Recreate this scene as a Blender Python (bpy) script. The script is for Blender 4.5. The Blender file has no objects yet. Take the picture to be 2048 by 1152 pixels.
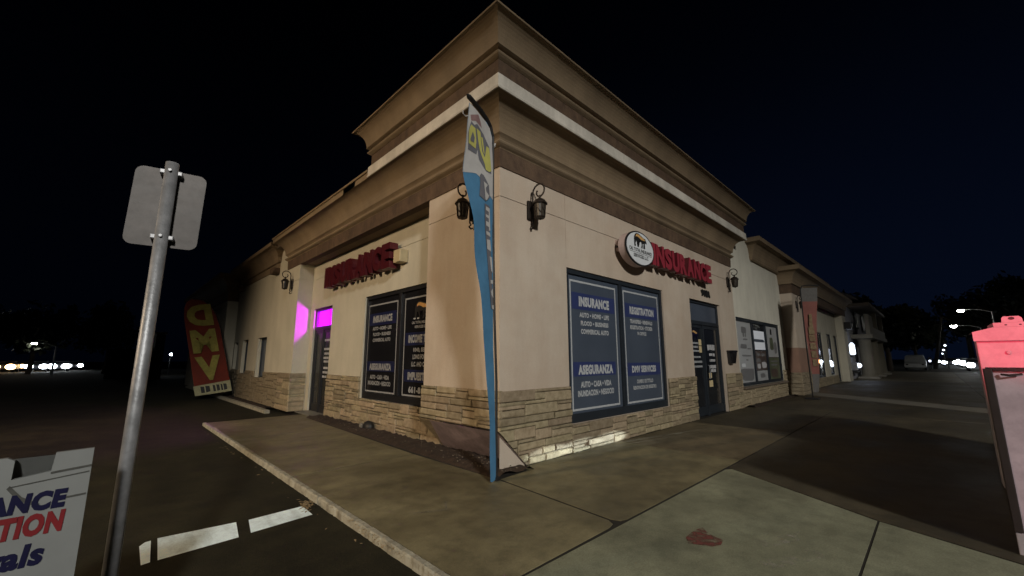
import bpy, bmesh, math, random
from mathutils import Vector, Matrix
random.seed(7)
R = math.radians
sc = bpy.context.scene
col = sc.collection

# ------------------------------------------------------------------ camera
cam_d = bpy.data.cameras.new('camera')
cam_d.sensor_width = 36.0
cam_d.lens = 815.87 / 2048 * 36.0
cam_d.clip_start = 0.05
cam_d.clip_end = 900
cam = bpy.data.objects.new('camera', cam_d)
col.objects.link(cam)
AZ, PITCH, ROLL = R(45.566), R(9.790), R(-0.1734)
fw = Vector((math.cos(PITCH)*math.cos(AZ), math.cos(PITCH)*math.sin(AZ), math.sin(PITCH)))
r0 = Vector((math.sin(AZ), -math.cos(AZ), 0)); u0 = r0.cross(fw)
rt = r0*math.cos(ROLL) + u0*math.sin(ROLL); up = rt.cross(fw)
cam.matrix_world = Matrix(((rt.x, up.x, -fw.x, 0), (rt.y, up.y, -fw.y, 0), (rt.z, up.z, -fw.z, 1.5), (0, 0, 0, 1)))
sc.camera = cam

# ------------------------------------------------------------------ night sky
w = bpy.data.worlds.new('World'); sc.world = w; w.use_nodes = True
nt = w.node_tree; nt.nodes.clear()
wo = nt.nodes.new('ShaderNodeOutputWorld'); bg = nt.nodes.new('ShaderNodeBackground')
tcw = nt.nodes.new('ShaderNodeTexCoord')
def vdot(v):
    d = nt.nodes.new('ShaderNodeVectorMath'); d.operation = 'DOT_PRODUCT'; d.inputs[1].default_value = v
    nt.links.new(tcw.outputs['Generated'], d.inputs[0]); return d.outputs['Value']
def mrange(sock, a, b, c, d):
    m_ = nt.nodes.new('ShaderNodeMapRange'); m_.interpolation_type = 'SMOOTHSTEP'
    for i, v in enumerate((a, b, c, d)): m_.inputs[i+1].default_value = v
    nt.links.new(sock, m_.inputs[0]); return m_.outputs[0]
hz = mrange(vdot((0, 0, 1)), 0.0, 0.75, 1.0, 0.10)            # brighter towards the horizon
side = mrange(vdot((0.95, -0.3, 0)), -0.2, 1.0, 0.22, 1.0)    # last dusk glow down the street
mu = nt.nodes.new('ShaderNodeMath'); mu.operation = 'MULTIPLY'
nt.links.new(hz, mu.inputs[0]); nt.links.new(side, mu.inputs[1])
bg.inputs['Color'].default_value = (0.11, 0.23, 0.66, 1)
ms = nt.nodes.new('ShaderNodeMath'); ms.operation = 'MULTIPLY'; ms.inputs[1].default_value = 0.0135
nt.links.new(mu.outputs[0], ms.inputs[0]); nt.links.new(ms.outputs[0], bg.inputs['Strength']); nt.links.new(bg.outputs[0], wo.inputs[0])

sc.view_settings.view_transform = 'Standard'; sc.view_settings.look = 'None'
sc.view_settings.exposure = 0.0; sc.view_settings.gamma = 1.0
sc.view_settings.use_curve_mapping = False
sc.cycles.use_denoising = True
sc.cycles.max_bounces = 6

# ------------------------------------------------------------------ street lighting (lamps out of frame)
def lamp(name, kind, loc, energy, color, radius=0.15, aim=None, size=None, blend=0.3):
    d = bpy.data.lights.new(name, kind); d.energy = energy; d.color = color; d.shadow_soft_size = radius
    o = bpy.data.objects.new(name, d); o.location = loc; col.objects.link(o)
    if aim is not None:
        o.rotation_euler = (Vector(aim) - Vector(loc)).to_track_quat('-Z', 'Y').to_euler()
    if size: d.spot_size = R(size); d.spot_blend = blend
    return o
# full cut-off street lamp behind the camera: its light dies away above the lower cornice
lamp('street_light_behind', 'SPOT', (-8.0, -21.0, 13.0), 26500, (1.0, 0.965, 0.89), 1.1, aim=(-6.4, -21.0, 0.0), size=154, blend=0.17)
lamp('street_light_lot', 'SPOT', (-15, 8.6, 6.8), 8300, (1.0, 0.74, 0.47), 0.6, aim=(4.2, 9.6, 0.1), size=62, blend=0.8)
lamp('traffic_signal_red', 'SPOT', (-6.0, 1.3, 4.2), 15000, (1.0, 0.035, 0.10), 0.12, aim=(7.3, -1.3, 2.25), size=13, blend=0.5)
for x_ in (4.95, 5.75, 6.6):      # added low spots, no fixtures, put a bright strip on the stone wall's foot
    lamp('added_low_spot', 'SPOT', (x_+13.2, 1.35, 0.125), 42000, (0.90, 1.0, 0.90), 0.015, aim=(x_, 4.215, 0.09), size=1.05, blend=0.6)

# ------------------------------------------------------------------ helpers
def setp(o, **k):
    for a, b in k.items():
        if b is not None: o[a] = b
def root_loc(o):
    v = Vector((0, 0, 0))
    while o is not None:
        v += o.location; o = o.parent
    return v
def thing(name, label, cat, loc=(0, 0, 0), group=None):
    o = bpy.data.objects.new(name, None); o.location = loc; o.empty_display_size = 0.2
    col.objects.link(o); setp(o, label=label, category=cat, group=group); return o
def link(name, me, mat, parent=None, **k):
    o = bpy.data.objects.new(name, me)
    if mat is not None and not me.materials: me.materials.append(mat)
    col.objects.link(o)
    if parent is not None: o.parent = parent
    setp(o, **k); return o
def obj(name, bm, mat, parent=None, smooth=False, **k):
    """bm is in world coordinates; parents are unrotated"""
    me = bpy.data.meshes.new(name)
    if parent is not None: bmesh.ops.translate(bm, verts=bm.verts, vec=-root_loc(parent))
    bmesh.ops.recalc_face_normals(bm, faces=bm.faces)
    bm.to_mesh(me); bm.free()
    if smooth:
        for p in me.polygons: p.use_smooth = True
    return link(name, me, mat, parent, **k)
def pyobj(name, vs, fs, mat, parent=None, smooth=False, **k):
    bm = bmesh.new(); V = [bm.verts.new(v) for v in vs]
    for f in fs:
        try: bm.faces.new([V[i] for i in f])
        except ValueError: pass
    me = bpy.data.meshes.new(name)
    if parent is not None: bmesh.ops.translate(bm, verts=bm.verts, vec=-root_loc(parent))
    bm.to_mesh(me); bm.free()
    if smooth:
        for p in me.polygons: p.use_smooth = True
    return link(name, me, mat, parent, **k)
def box(bm, a, b, bevel=0.0):
    x0, y0, z0 = [min(p, q) for p, q in zip(a, b)]; x1, y1, z1 = [max(p, q) for p, q in zip(a, b)]
    v = [bm.verts.new(p) for p in ((x0,y0,z0),(x1,y0,z0),(x1,y1,z0),(x0,y1,z0),(x0,y0,z1),(x1,y0,z1),(x1,y1,z1),(x0,y1,z1))]
    fs = [bm.faces.new([v[i] for i in f]) for f in ((0,3,2,1),(4,5,6,7),(0,1,5,4),(1,2,6,5),(2,3,7,6),(3,0,4,7))]
    if bevel > 0:
        es = list({e for f in fs for e in f.edges})
        bmesh.ops.bevel(bm, geom=es, offset=bevel, segments=2, affect='EDGES', profile=0.6)
def bx(a, b, bevel=0.0):
    bm = bmesh.new(); box(bm, a, b, bevel); return bm
def tube(bm, pts, rads, n=8, cap=True):
    pts = [Vector(p) for p in pts]
    if not isinstance(rads, (list, tuple)): rads = [rads]*len(pts)
    rings = []; prev = None
    for i, p in enumerate(pts):
        t = (pts[min(i+1, len(pts)-1)] - pts[max(i-1, 0)]).normalized()
        a = prev if prev is not None else (Vector((0, 0, 1)) if abs(t.z) < 0.9 else Vector((1, 0, 0)))
        s = (a - t*a.dot(t)).normalized(); prev = s; q = t.cross(s)
        rings.append([bm.verts.new(p + (s*math.cos(2*math.pi*k/n) + q*math.sin(2*math.pi*k/n))*rads[i]) for k in range(n)])
    for A, B in zip(rings, rings[1:]):
        for k in range(n): bm.faces.new((A[k], A[(k+1) % n], B[(k+1) % n], B[k]))
    if cap:
        bm.faces.new(rings[0][::-1]); bm.faces.new(rings[-1])
def lathe(bm, prof, c=(0, 0, 0), n=16):
    rings = []
    for r_, z in prof:
        rings.append([bm.verts.new((c[0]+r_*math.cos(2*math.pi*k/n), c[1]+r_*math.sin(2*math.pi*k/n), c[2]+z)) for k in range(n)])
    for A, B in zip(rings, rings[1:]):
        for k in range(n): bm.faces.new((A[k], A[(k+1) % n], B[(k+1) % n], B[k]))
    if prof[0][0] > 1e-4: bm.faces.new(rings[0][::-1])
    if prof[-1][0] > 1e-4: bm.faces.new(rings[-1])
def copy_tree(o, parent=None):
    c = o.copy(); col.objects.link(c); c.parent = parent
    for ch in list(o.children): copy_tree(ch, c)
    return c

# ------------------------------------------------------------------ materials
def mat(name, c, rough=0.8, metal=0.0, var=0.0, scale=6.0, c2=None, bump=0.0, bscale=80.0, spec=0.4, rnd=0.0, emit=None, es=0.0, stretch=None, lo=0.35, hi=0.7, grime=0.0, gscale=0.7, grain=0.0, streak=0.0, damp=0.0):
    m = bpy.data.materials.new(name); m.use_nodes = True; n = m.node_tree; N = n.nodes; L = n.links
    b = N['Principled BSDF']
    b.inputs['Roughness'].default_value = rough; b.inputs['Metallic'].default_value = metal
    b.inputs['Specular IOR Level'].default_value = spec
    b.inputs['Base Color'].default_value = (*c, 1)
    tc = N.new('ShaderNodeTexCoord'); geo = N.new('ShaderNodeNewGeometry')
    src = geo.outputs['Position']
    if stretch:
        mp = N.new('ShaderNodeMapping'); mp.inputs['Scale'].default_value = stretch
        L.new(src, mp.inputs[0]); src = mp.outputs[0]
    last = None
    if c2 is not None or var > 0:
        ns = N.new('ShaderNodeTexNoise'); ns.inputs['Scale'].default_value = scale; ns.inputs['Detail'].default_value = 6
        ns.inputs['Roughness'].default_value = 0.62
        L.new(src, ns.inputs['Vector'])
        rp = N.new('ShaderNodeValToRGB'); rp.color_ramp.elements[0].position = lo; rp.color_ramp.elements[1].position = hi
        cc = c2 if c2 is not None else tuple(x*(1-var) for x in c)
        rp.color_ramp.elements[0].color = (*cc, 1); rp.color_ramp.elements[1].color = (*c, 1)
        L.new(ns.outputs[0], rp.inputs[0]); last = rp.outputs[0]
        mr = N.new('ShaderNodeMapRange'); mr.inputs[3].default_value = max(0.05, rough-0.12); mr.inputs[4].default_value = min(1, rough+0.1)
        L.new(ns.outputs[0], mr.inputs[0]); L.new(mr.outputs[0], b.inputs['Roughness'])
    if rnd > 0:
        oi = N.new('ShaderNodeObjectInfo'); hs = N.new('ShaderNodeHueSaturation')
        m1 = N.new('ShaderNodeMapRange'); m1.inputs[3].default_value = 1-rnd; m1.inputs[4].default_value = 1+rnd
        L.new(oi.outputs['Random'], m1.inputs[0]); L.new(m1.outputs[0], hs.inputs['Value'])
        m2 = N.new('ShaderNodeMapRange'); m2.inputs[3].default_value = 0.488; m2.inputs[4].default_value = 0.512
        wn = N.new('ShaderNodeTexWhiteNoise'); wn.noise_dimensions = '1D'; L.new(oi.outputs['Random'], wn.inputs['W'])
        L.new(wn.outputs[0], m2.inputs[0]); L.new(m2.outputs[0], hs.inputs['Hue'])
        if last is None: hs.inputs['Color'].default_value = (*c, 1)
        else: L.new(last, hs.inputs['Color'])
        last = hs.outputs[0]
    def mult(prev, sc_, a_, b_, lo_, hi_, stretch_=None, detail=7.0):
        n3 = N.new('ShaderNodeTexNoise'); n3.inputs['Scale'].default_value = sc_; n3.inputs['Detail'].default_value = detail
        n3.inputs['Roughness'].default_value = 0.68
        if stretch_:
            mp3 = N.new('ShaderNodeMapping'); mp3.inputs['Scale'].default_value = stretch_
            L.new(geo.outputs['Position'], mp3.inputs[0]); L.new(mp3.outputs[0], n3.inputs['Vector'])
        else: L.new(geo.outputs['Position'], n3.inputs['Vector'])
        r3 = N.new('ShaderNodeMapRange'); r3.inputs[1].default_value = lo_; r3.inputs[2].default_value = hi_
        r3.inputs[3].default_value = a_; r3.inputs[4].default_value = b_
        L.new(n3.outputs[0], r3.inputs[0])
        v3 = N.new('ShaderNodeVectorMath'); v3.operation = 'SCALE'
        L.new(r3.outputs[0], v3.inputs['Scale'])
        if prev is None: v3.inputs[0].default_value = c
        else: L.new(prev, v3.inputs[0])
        return v3.outputs[0], n3.outputs[0]
    if grime > 0:
        last, gn = mult(last, gscale, 1-grime, 1.12, 0.34, 0.62)
        if damp > 0:
            r4 = N.new('ShaderNodeMapRange'); r4.inputs[1].default_value = 0.34; r4.inputs[2].default_value = 0.60
            r4.inputs[3].default_value = max(0.12, rough-damp); r4.inputs[4].default_value = rough
            L.new(gn, r4.inputs[0]); L.new(r4.outputs[0], b.inputs['Roughness'])
        last, _ = mult(last, gscale*6.5, 1-grime*0.55, 1.06, 0.36, 0.56)
    if grain > 0: last, _ = mult(last, 75, 1-grain, 1+grain*0.7, 0.3, 0.7, None, 2)
    if streak > 0: last, _ = mult(last, 1.0, 1-streak, 1.05, 0.36, 0.6, (1.5, 1.5, 0.30), 5)
    if last is not None: L.new(last, b.inputs['Base Color'])
    if bump > 0:
        n2 = N.new('ShaderNodeTexNoise'); n2.inputs['Scale'].default_value = bscale; n2.inputs['Detail'].default_value = 4
        L.new(geo.outputs['Position'], n2.inputs['Vector'])
        bp = N.new('ShaderNodeBump'); bp.inputs['Strength'].default_value = bump; bp.inputs['Distance'].default_value = 0.01
        L.new(n2.outputs[0], bp.inputs['Height']); L.new(bp.outputs[0], b.inputs['Normal'])
    if emit is not None:
        b.inputs['Emission Color'].default_value = (*emit, 1); b.inputs['Emission Strength'].default_value = es
    return m

M = {}
M['peach'] = mat('peach_stucco', (0.46, 0.395, 0.325), 0.9, c2=(0.41, 0.335, 0.265), scale=1.3, bump=0.5, bscale=90, grain=0.07, streak=0.055)
M['cream'] = mat('cream_stucco', (0.46, 0.43, 0.345), 0.9, var=0.12, scale=1.1, bump=0.5, bscale=90, grain=0.07, streak=0.055)
M['cream_row'] = mat('pale_cream_stucco', (0.58, 0.56, 0.48), 0.9, var=0.12, scale=1.1, bump=0.5, bscale=90, grain=0.07, streak=0.07)
M['white_stucco'] = mat('white_stucco', (0.33, 0.33, 0.35), 0.9, var=0.12, scale=1.0, bump=0.3)
M['dim_plaster'] = mat('dim_beige_plaster', (0.16, 0.145, 0.11), 0.9, var=0.2, scale=1.0, bump=0.3)
M['frieze'] = mat('brown_faux_stone_frieze', (0.120, 0.076, 0.046), 0.85, c2=(0.068, 0.041, 0.026), scale=7.5, bump=0.6, bscale=30, stretch=(1, 1, 0.7), grain=0.15, streak=0.25)
M['brown'] = mat('brown_moulding_plaster', (0.215, 0.158, 0.098), 0.85, var=0.22, scale=1.6, bump=0.4, bscale=70, grain=0.1, streak=0.12)
M['band'] = mat('off_white_trim_paint', (0.60, 0.565, 0.50), 0.75, var=0.2, scale=3.5, bump=0.15, bscale=50, grain=0.08, streak=0.22)
M['stone'] = mat('ledge_stone', (0.31, 0.255, 0.17), 0.85, c2=(0.19, 0.15, 0.092), scale=9, bump=0.9, bscale=42, rnd=0.26)
M['mortar'] = mat('dark_mortar', (0.07, 0.052, 0.035), 0.95, var=0.3, scale=20)
M['mauve'] = mat('mauve_plaster', (0.31, 0.25, 0.275), 0.6, var=0.25, scale=2.5, bump=0.2, grime=0.2, gscale=2.5)  # mauve base colour carries the purple light on the sloped foot
M['frame'] = mat('dark_slate_window_frame', (0.017, 0.022, 0.029), 0.5, var=0.25, scale=8, spec=0.35)
M['film'] = mat('charcoal_window_film', (0.060, 0.076, 0.105), 0.34, var=0.16, scale=1.2, spec=0.5)
M['film_dark'] = mat('near_black_window_film', (0.010, 0.010, 0.012), 0.25, var=0.2, scale=1.2, spec=0.45)
M['blue_print'] = mat('blue_print', (0.030, 0.042, 0.125), 0.36, var=0.15, scale=2, spec=0.5)
M['blue_dark'] = mat('dark_blue_print', (0.011, 0.014, 0.048), 0.36, var=0.15, scale=2, spec=0.4)
M['grey_letter'] = mat('grey_letter_print', (0.27, 0.275, 0.285), 0.45, var=0.2, scale=30)
M['frame_dark'] = mat('black_window_frame', (0.010, 0.010, 0.012), 0.45, var=0.2, scale=8)
M['white_print'] = mat('pale_print', (0.42, 0.44, 0.46), 0.4, var=0.2, scale=30, spec=0.4)
M['grey_print'] = mat('grey_print', (0.16, 0.16, 0.165), 0.5, var=0.3, scale=9)
M['tan_print'] = mat('tan_print', (0.62, 0.36, 0.13), 0.5, var=0.3, scale=20)
M['rust_print'] = mat('rust_print', (0.22, 0.06, 0.03), 0.5, var=0.2, scale=12)
M['black'] = mat('black_paint', (0.012, 0.012, 0.013), 0.55, var=0.2, scale=15)
M['iron'] = mat('bronze_black_iron', (0.030, 0.022, 0.017), 0.5, metal=0.4, var=0.4, scale=40)
M['lamp_glass'] = mat('seeded_lantern_glass', (0.055, 0.045, 0.033), 0.45, var=0.6, scale=60, spec=0.35)
M['red_face'] = mat('red_acrylic', (0.26, 0.030, 0.045), 0.38, var=0.12, scale=5, spec=0.5)
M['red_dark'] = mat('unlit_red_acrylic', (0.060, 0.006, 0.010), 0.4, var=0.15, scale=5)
M['red_edge'] = mat('dark_red_metal_edge', (0.085, 0.007, 0.012), 0.45, var=0.2, scale=6)
M['sign_white'] = mat('white_acrylic', (0.62, 0.65, 0.68), 0.35, var=0.08, scale=3, spec=0.5)
M['sign_pink'] = mat('pinkish_cream_metal', (0.52, 0.39, 0.35), 0.5, var=0.12, scale=5)
M['tan_metal'] = mat('tan_painted_metal', (0.45, 0.37, 0.22), 0.55, var=0.15, scale=8)
M['glass_door'] = mat('dark_tinted_glass', (0.014, 0.016, 0.020), 0.10, spec=0.6, var=0.2, scale=2)
M['paper'] = mat('yellowed_paper', (0.58, 0.47, 0.27), 0.8, var=0.2, scale=30)
M['paper_white'] = mat('white_paper', (0.5, 0.5, 0.52), 0.6, var=0.25, scale=14)
M['concrete'] = mat('grey_green_concrete', (0.215, 0.222, 0.150), 0.82, c2=(0.168, 0.172, 0.116), scale=1.7, bump=0.4, bscale=120, lo=0.3, hi=0.72, grime=0.34, gscale=0.8, grain=0.20, damp=0.2)
M['walk'] = mat('olive_stained_concrete', (0.198, 0.174, 0.098), 0.66, c2=(0.125, 0.107, 0.059), scale=0.9, bump=0.35, bscale=120, stretch=(0.6, 1.5, 1), lo=0.32, hi=0.68, grime=0.45, gscale=0.75, grain=0.16, damp=0.3)
M['walk_shade'] = mat('shaded_brown_concrete', (0.074, 0.061, 0.036), 0.7, c2=(0.048, 0.039, 0.023), scale=0.8, bump=0.35, bscale=120, stretch=(0.6, 1.3, 1), lo=0.32, hi=0.68, grime=0.5, gscale=0.6, grain=0.2, damp=0.25)  # brown concrete darkened to hold the walkway's shadow
M['walk_half_shade'] = mat('half_shaded_brown_concrete', (0.15, 0.122, 0.072), 0.7, c2=(0.10, 0.08, 0.045), scale=0.8, bump=0.35, bscale=120, stretch=(0.6, 1.3, 1), lo=0.32, hi=0.68, grime=0.45, gscale=0.7, grain=0.16, damp=0.3)  # middle tone; the lamp's falloff along the walk put into colour
M['pale_walk'] = mat('lit_pale_concrete', (0.20, 0.185, 0.155), 0.85, var=0.3, scale=2)
M['kerb'] = mat('worn_kerb_concrete', (0.30, 0.285, 0.225), 0.9, c2=(0.15, 0.135, 0.10), scale=7, bump=0.9, bscale=35, lo=0.3, hi=0.55)
M['asphalt'] = mat('asphalt', (0.033, 0.0285, 0.0135), 0.9, var=0.5, scale=2.2, bump=0.8, bscale=160, spec=0.2, grime=0.4, gscale=0.5, grain=0.35)
M['paint'] = mat('white_road_paint', (0.76, 0.90, 0.95), 0.6, c2=(0.58, 0.69, 0.72), scale=2.6, bump=0.3, lo=0.36, hi=0.52, stretch=(2.4, 0.5, 1), grime=0.14, gscale=2.5, grain=0.1)
M['soil'] = mat('dark_soil', (0.050, 0.030, 0.018), 0.95, var=0.6, scale=18, bump=1.0, bscale=40)
M['leaf'] = mat('dry_leaf', (0.30, 0.23, 0.12), 0.85, rnd=0.3, var=0.3, scale=40)
M['stain'] = mat('red_stain', (0.17, 0.052, 0.042), 0.8, var=0.35, scale=9)
def ragged(m_, sc_, lo_, hi_):
    n_ = m_.node_tree; N_ = n_.nodes; L_ = n_.links
    out = N_['Material Output']; b_ = N_['Principled BSDF']; t_ = N_.new('ShaderNodeBsdfTransparent'); x_ = N_.new('ShaderNodeMixShader')
    g_ = N_.new('ShaderNodeNewGeometry'); q_ = N_.new('ShaderNodeTexNoise'); q_.inputs['Scale'].default_value = sc_; q_.inputs['Detail'].default_value = 8
    L_.new(g_.outputs['Position'], q_.inputs['Vector']); r_ = N_.new('ShaderNodeMapRange'); r_.inputs[1].default_value = lo_; r_.inputs[2].default_value = hi_
    L_.new(q_.outputs[0], r_.inputs[0]); L_.new(r_.outputs[0], x_.inputs[0]); L_.new(t_.outputs[0], x_.inputs[1]); L_.new(b_.outputs[0], x_.inputs[2]); L_.new(x_.outputs[0], out.inputs[0])
ragged(M['stain'], 14, 0.30, 0.62)
M['smudge'] = mat('tyre_smudge', (0.05, 0.045, 0.03), 0.6); ragged(M['smudge'], 9, 0.42, 0.75)
M['scuff'] = mat('pale_scuff', (0.32, 0.31, 0.25), 0.8); ragged(M['scuff'], 11, 0.48, 0.80)
M['pole'] = mat('galvanised_steel', (0.30, 0.305, 0.32), 0.48, metal=0.5, c2=(0.2, 0.205, 0.215), scale=14, bump=0.15, bscale=60)
M['signback'] = mat('brushed_aluminium', (0.080, 0.072, 0.069), 0.55, metal=0.15, var=0.45, scale=5, stretch=(1, 1, 3), grime=0.25, gscale=4)
M['plastic'] = mat('dimmed_white_plastic', (0.15, 0.158, 0.155), 0.6, var=0.16, scale=4)  # white plastic kept grey; weaker light at the board put into colour
M['navy'] = mat('navy_print', (0.006, 0.006, 0.030), 0.7, var=0.2, scale=8, spec=0.1)
M['red_print'] = mat('red_print', (0.15, 0.014, 0.017), 0.7, var=0.2, scale=8, spec=0.1)
M['crack'] = mat('grime_line', (0.06, 0.06, 0.055), 0.9, var=0.4, scale=30)
M['cab'] = mat('pale_grey_enamel', (0.31, 0.27, 0.29), 0.55, var=0.12, scale=2.5, bump=0.1, bscale=20, grime=0.12, gscale=2.0)
M['cab2'] = mat('pale_lilac_enamel', (0.43, 0.335, 0.385), 0.55, var=0.12, scale=2.5, bump=0.1, bscale=20, grime=0.15, gscale=2.0)
M['gasket'] = mat('dark_gasket', (0.020, 0.012, 0.012), 0.6, var=0.2, scale=10)
M['fblue'] = mat('blue_flag_cloth', (0.065, 0.195, 0.345), 0.8, var=0.22, scale=4, bump=0.3, bscale=60)
M['fwhite'] = mat('white_flag_cloth', (0.44, 0.43, 0.42), 0.8, var=0.15, scale=6)
M['fyellow'] = mat('yellow_flag_print', (0.45, 0.43, 0.12), 0.8, var=0.15, scale=8)
M['fgrey'] = mat('grey_flag_print', (0.13, 0.13, 0.15), 0.8, var=0.2, scale=8)
M['fpink'] = mat('faded_rose_print', (0.25, 0.15, 0.15), 0.8, var=0.2, scale=8)
M['fred'] = mat('dark_red_flag_cloth', (0.16, 0.022, 0.010), 0.85, var=0.35, scale=2.5)
M['fyel2'] = mat('yellow_flag_letter', (0.28, 0.245, 0.055), 0.85, var=0.25, scale=5, grime=0.2, gscale=2)
M['fredpale'] = mat('faded_red_cloth', (0.20, 0.075, 0.062), 0.85, var=0.25, scale=3)
M['fmesh'] = mat('grey_mesh_cloth', (0.11, 0.105, 0.10), 0.85, var=0.25, scale=9)
M['foliage'] = mat('night_foliage', (0.013, 0.018, 0.009), 0.8, rnd=0.3, var=0.5, scale=3)
M['bark'] = mat('bark', (0.075, 0.055, 0.04), 0.95, var=0.5, scale=14, bump=0.8, bscale=30)
M['far_dark'] = mat('dark_shop_plaster', (0.15, 0.115, 0.085), 0.9, var=0.25, scale=1.2)
M['pinkwall'] = mat('terracotta_dado', (0.27, 0.16, 0.115), 0.9, var=0.2, scale=1.5)
M['rough_stone'] = mat('dim_ledge_stone', (0.30, 0.25, 0.17), 0.9, c2=(0.16, 0.125, 0.08), scale=5, bump=0.9, bscale=30, stretch=(0.8, 0.8, 2.2))
M['brickwall'] = mat('dull_red_wall', (0.040, 0.020, 0.017), 0.9, var=0.3, scale=2)
M['wood'] = mat('weathered_pole_wood', (0.13, 0.115, 0.10), 0.9, var=0.4, scale=10)
def glow(name, c, s): return mat(name, (0.8, 0.8, 0.8), 0.4, emit=c, es=s)
M['glow_white'] = glow('headlight_white', (0.85, 0.93, 1.0), 26)
M['glow_warm'] = glow('headlight_warm', (1.0, 0.66, 0.30), 14)
M['glow_street'] = glow('street_lamp_lens', (1.0, 0.97, 0.86), 60)
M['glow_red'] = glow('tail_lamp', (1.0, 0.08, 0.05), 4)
M['glow_cool'] = glow('cool_lamp_and_reflection_glow', (0.75, 0.85, 1.0), 3.0)
M['glow_orange'] = glow('orange_reflection_glow', (1.0, 0.45, 0.15), 5)
M['pale_glow'] = glow('pale_panel_glow', (0.40, 0.55, 0.80), 0.10)
m = bpy.data.materials.new('purple_lit_glass'); m.use_nodes = True
N = m.node_tree.nodes; L = m.node_tree.links; b = N['Principled BSDF']
b.inputs['Base Color'].default_value = (0.1, 0.02, 0.2, 1); b.inputs['Roughness'].default_value = 0.2
b.inputs['Emission Color'].default_value = (0.20, 0.0, 1.0, 1); b.inputs['Emission Strength'].default_value = 0.62
tr = N.new('ShaderNodeBsdfTransparent'); mx = N.new('ShaderNodeMixShader'); mx.inputs[0].default_value = 0.8
L.new(tr.outputs[0], mx.inputs[1]); L.new(b.outputs[0], mx.inputs[2]); L.new(mx.outputs[0], N['Material Output'].inputs[0])
M['purple'] = m

# ------------------------------------------------------------------ walls, sweeps, stones, text
def fr_right(y):    # facade facing the street: u = x
    return lambda u, z, d=0.0: (u, y + d, z)
def fr_left(x):     # facade facing the lot: u = y
    return lambda u, z, d=0.0: (x + d, u, z)
def wall(name, F, u0, u1, z0, z1, holes, m_, parent, **k):
    us = sorted({u0, u1, *[min(max(h[i], u0), u1) for h in holes for i in (0, 1)]})
    zs = sorted({z0, z1, *[min(max(h[i], z0), z1) for h in holes for i in (2, 3)]})
    vs, fs = [], []
    def q(a, b_, c, d):
        i = len(vs); vs.extend((a, b_, c, d)); fs.append((i, i+1, i+2, i+3))
    for a, b_ in zip(us, us[1:]):
        for c, d in zip(zs, zs[1:]):
            um, zm = (a+b_)/2, (c+d)/2
            if any(h[0] < um < h[1] and h[2] < zm < h[3] for h in holes): continue
            q(F(a, c), F(b_, c), F(b_, d), F(a, d))
    for h in holes:
        a, b_, c, d, dep = h[:5]
        q(F(a, c), F(a, d), F(a, d, dep), F(a, c, dep)); q(F(b_, c), F(b_, c, dep), F(b_, d, dep), F(b_, d))
        q(F(a, d), F(b_, d), F(b_, d, dep), F(a, d, dep)); q(F(a, c), F(a, c, dep), F(b_, c, dep), F(b_, c))
        if len(h) > 5 and h[5]: q(F(a, c, dep), F(b_, c, dep), F(b_, d, dep), F(a, d, dep))
    return pyobj(name, vs, fs, m_, parent, **k)
def sweep(name, prof, rect, m_, parent, smooth=False, close=True, **k):
    """profile (offset, z) run round three sides of a block: back-right, front, lot side, back-left"""
    x0, y0, x1, y1 = rect; vs, fs = [], []; n = len(prof)
    xb = min(x0+3.5, (x0+x1)/2+1.2); yb = min(y0+3.5, y1-0.3) if y1-y0 > 1 else y0+0.4
    for o, z in prof:
        vs += [(x1+o, yb, z), (x1+o, y0-o, z), (x0-o, y0-o, z), (x0-o, y1+o, z), (xb, y1+o, z)]
    for i in range(n-1):
        for j in range(4): fs.append((i*5+j, i*5+j+1, (i+1)*5+j+1, (i+1)*5+j))
    if close:
        for j in range(4): fs.append(((n-1)*5+j, (n-1)*5+j+1, j+1, j))
    return pyobj(name, vs, fs, m_, parent, smooth, **k)
def arc(o0, z0, o1, z1, n=7):      # concave cove
    return [(o0+(o1-o0)*(1-math.cos(math.pi/2*i/n)), z0+(z1-z0)*math.sin(math.pi/2*i/n)) for i in range(n+1)]
def roll(o, r_, z0, z1, n=6):
    return [(o+r_*math.sin(math.pi*i/n), z0+(z1-z0)*i/n) for i in range(n+1)]
def ashlar(u0, u1, z0, z1, inside, du=0.065, dz=0.0525, seed=1, big=1.0):
    rg = random.Random(seed); nu = int(round((u1-u0)/du)); nz = int(round((z1-z0)/dz))
    su, sz = (u1-u0)/nu, (z1-z0)/nz
    free = [[inside(u0+(i+.5)*su, z0+(j+.5)*sz) for i in range(nu)] for j in range(nz)]
    out = []
    for j in range(nz):
        i = 0
        while i < nu:
            if not free[j][i]: i += 1; continue
            h = rg.choice((1, 1, 2, 2, 2, 3)); wd = int(rg.choice((4, 5, 6, 7, 8, 9, 10))*big)
            wmax = 0
            while i+wmax < nu and free[j][i+wmax] and wmax < wd: wmax += 1
            rest = 0
            while i+wmax+rest < nu and free[j][i+wmax+rest] and rest < 3: rest += 1
            if rest < 3 and i+wmax+rest < nu+1: wmax += rest
            hh = 0
            while j+hh < nz and hh < h and all(free[j+hh][i+t] for t in range(wmax)): hh += 1
            hh = max(hh, 1)
            for b_ in range(hh):
                for t in range(wmax): free[j+b_][i+t] = False
            out.append((u0+i*su, u0+(i+wmax)*su, z0+j*sz, z0+(j+hh)*sz)); i += wmax
    return out
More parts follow.
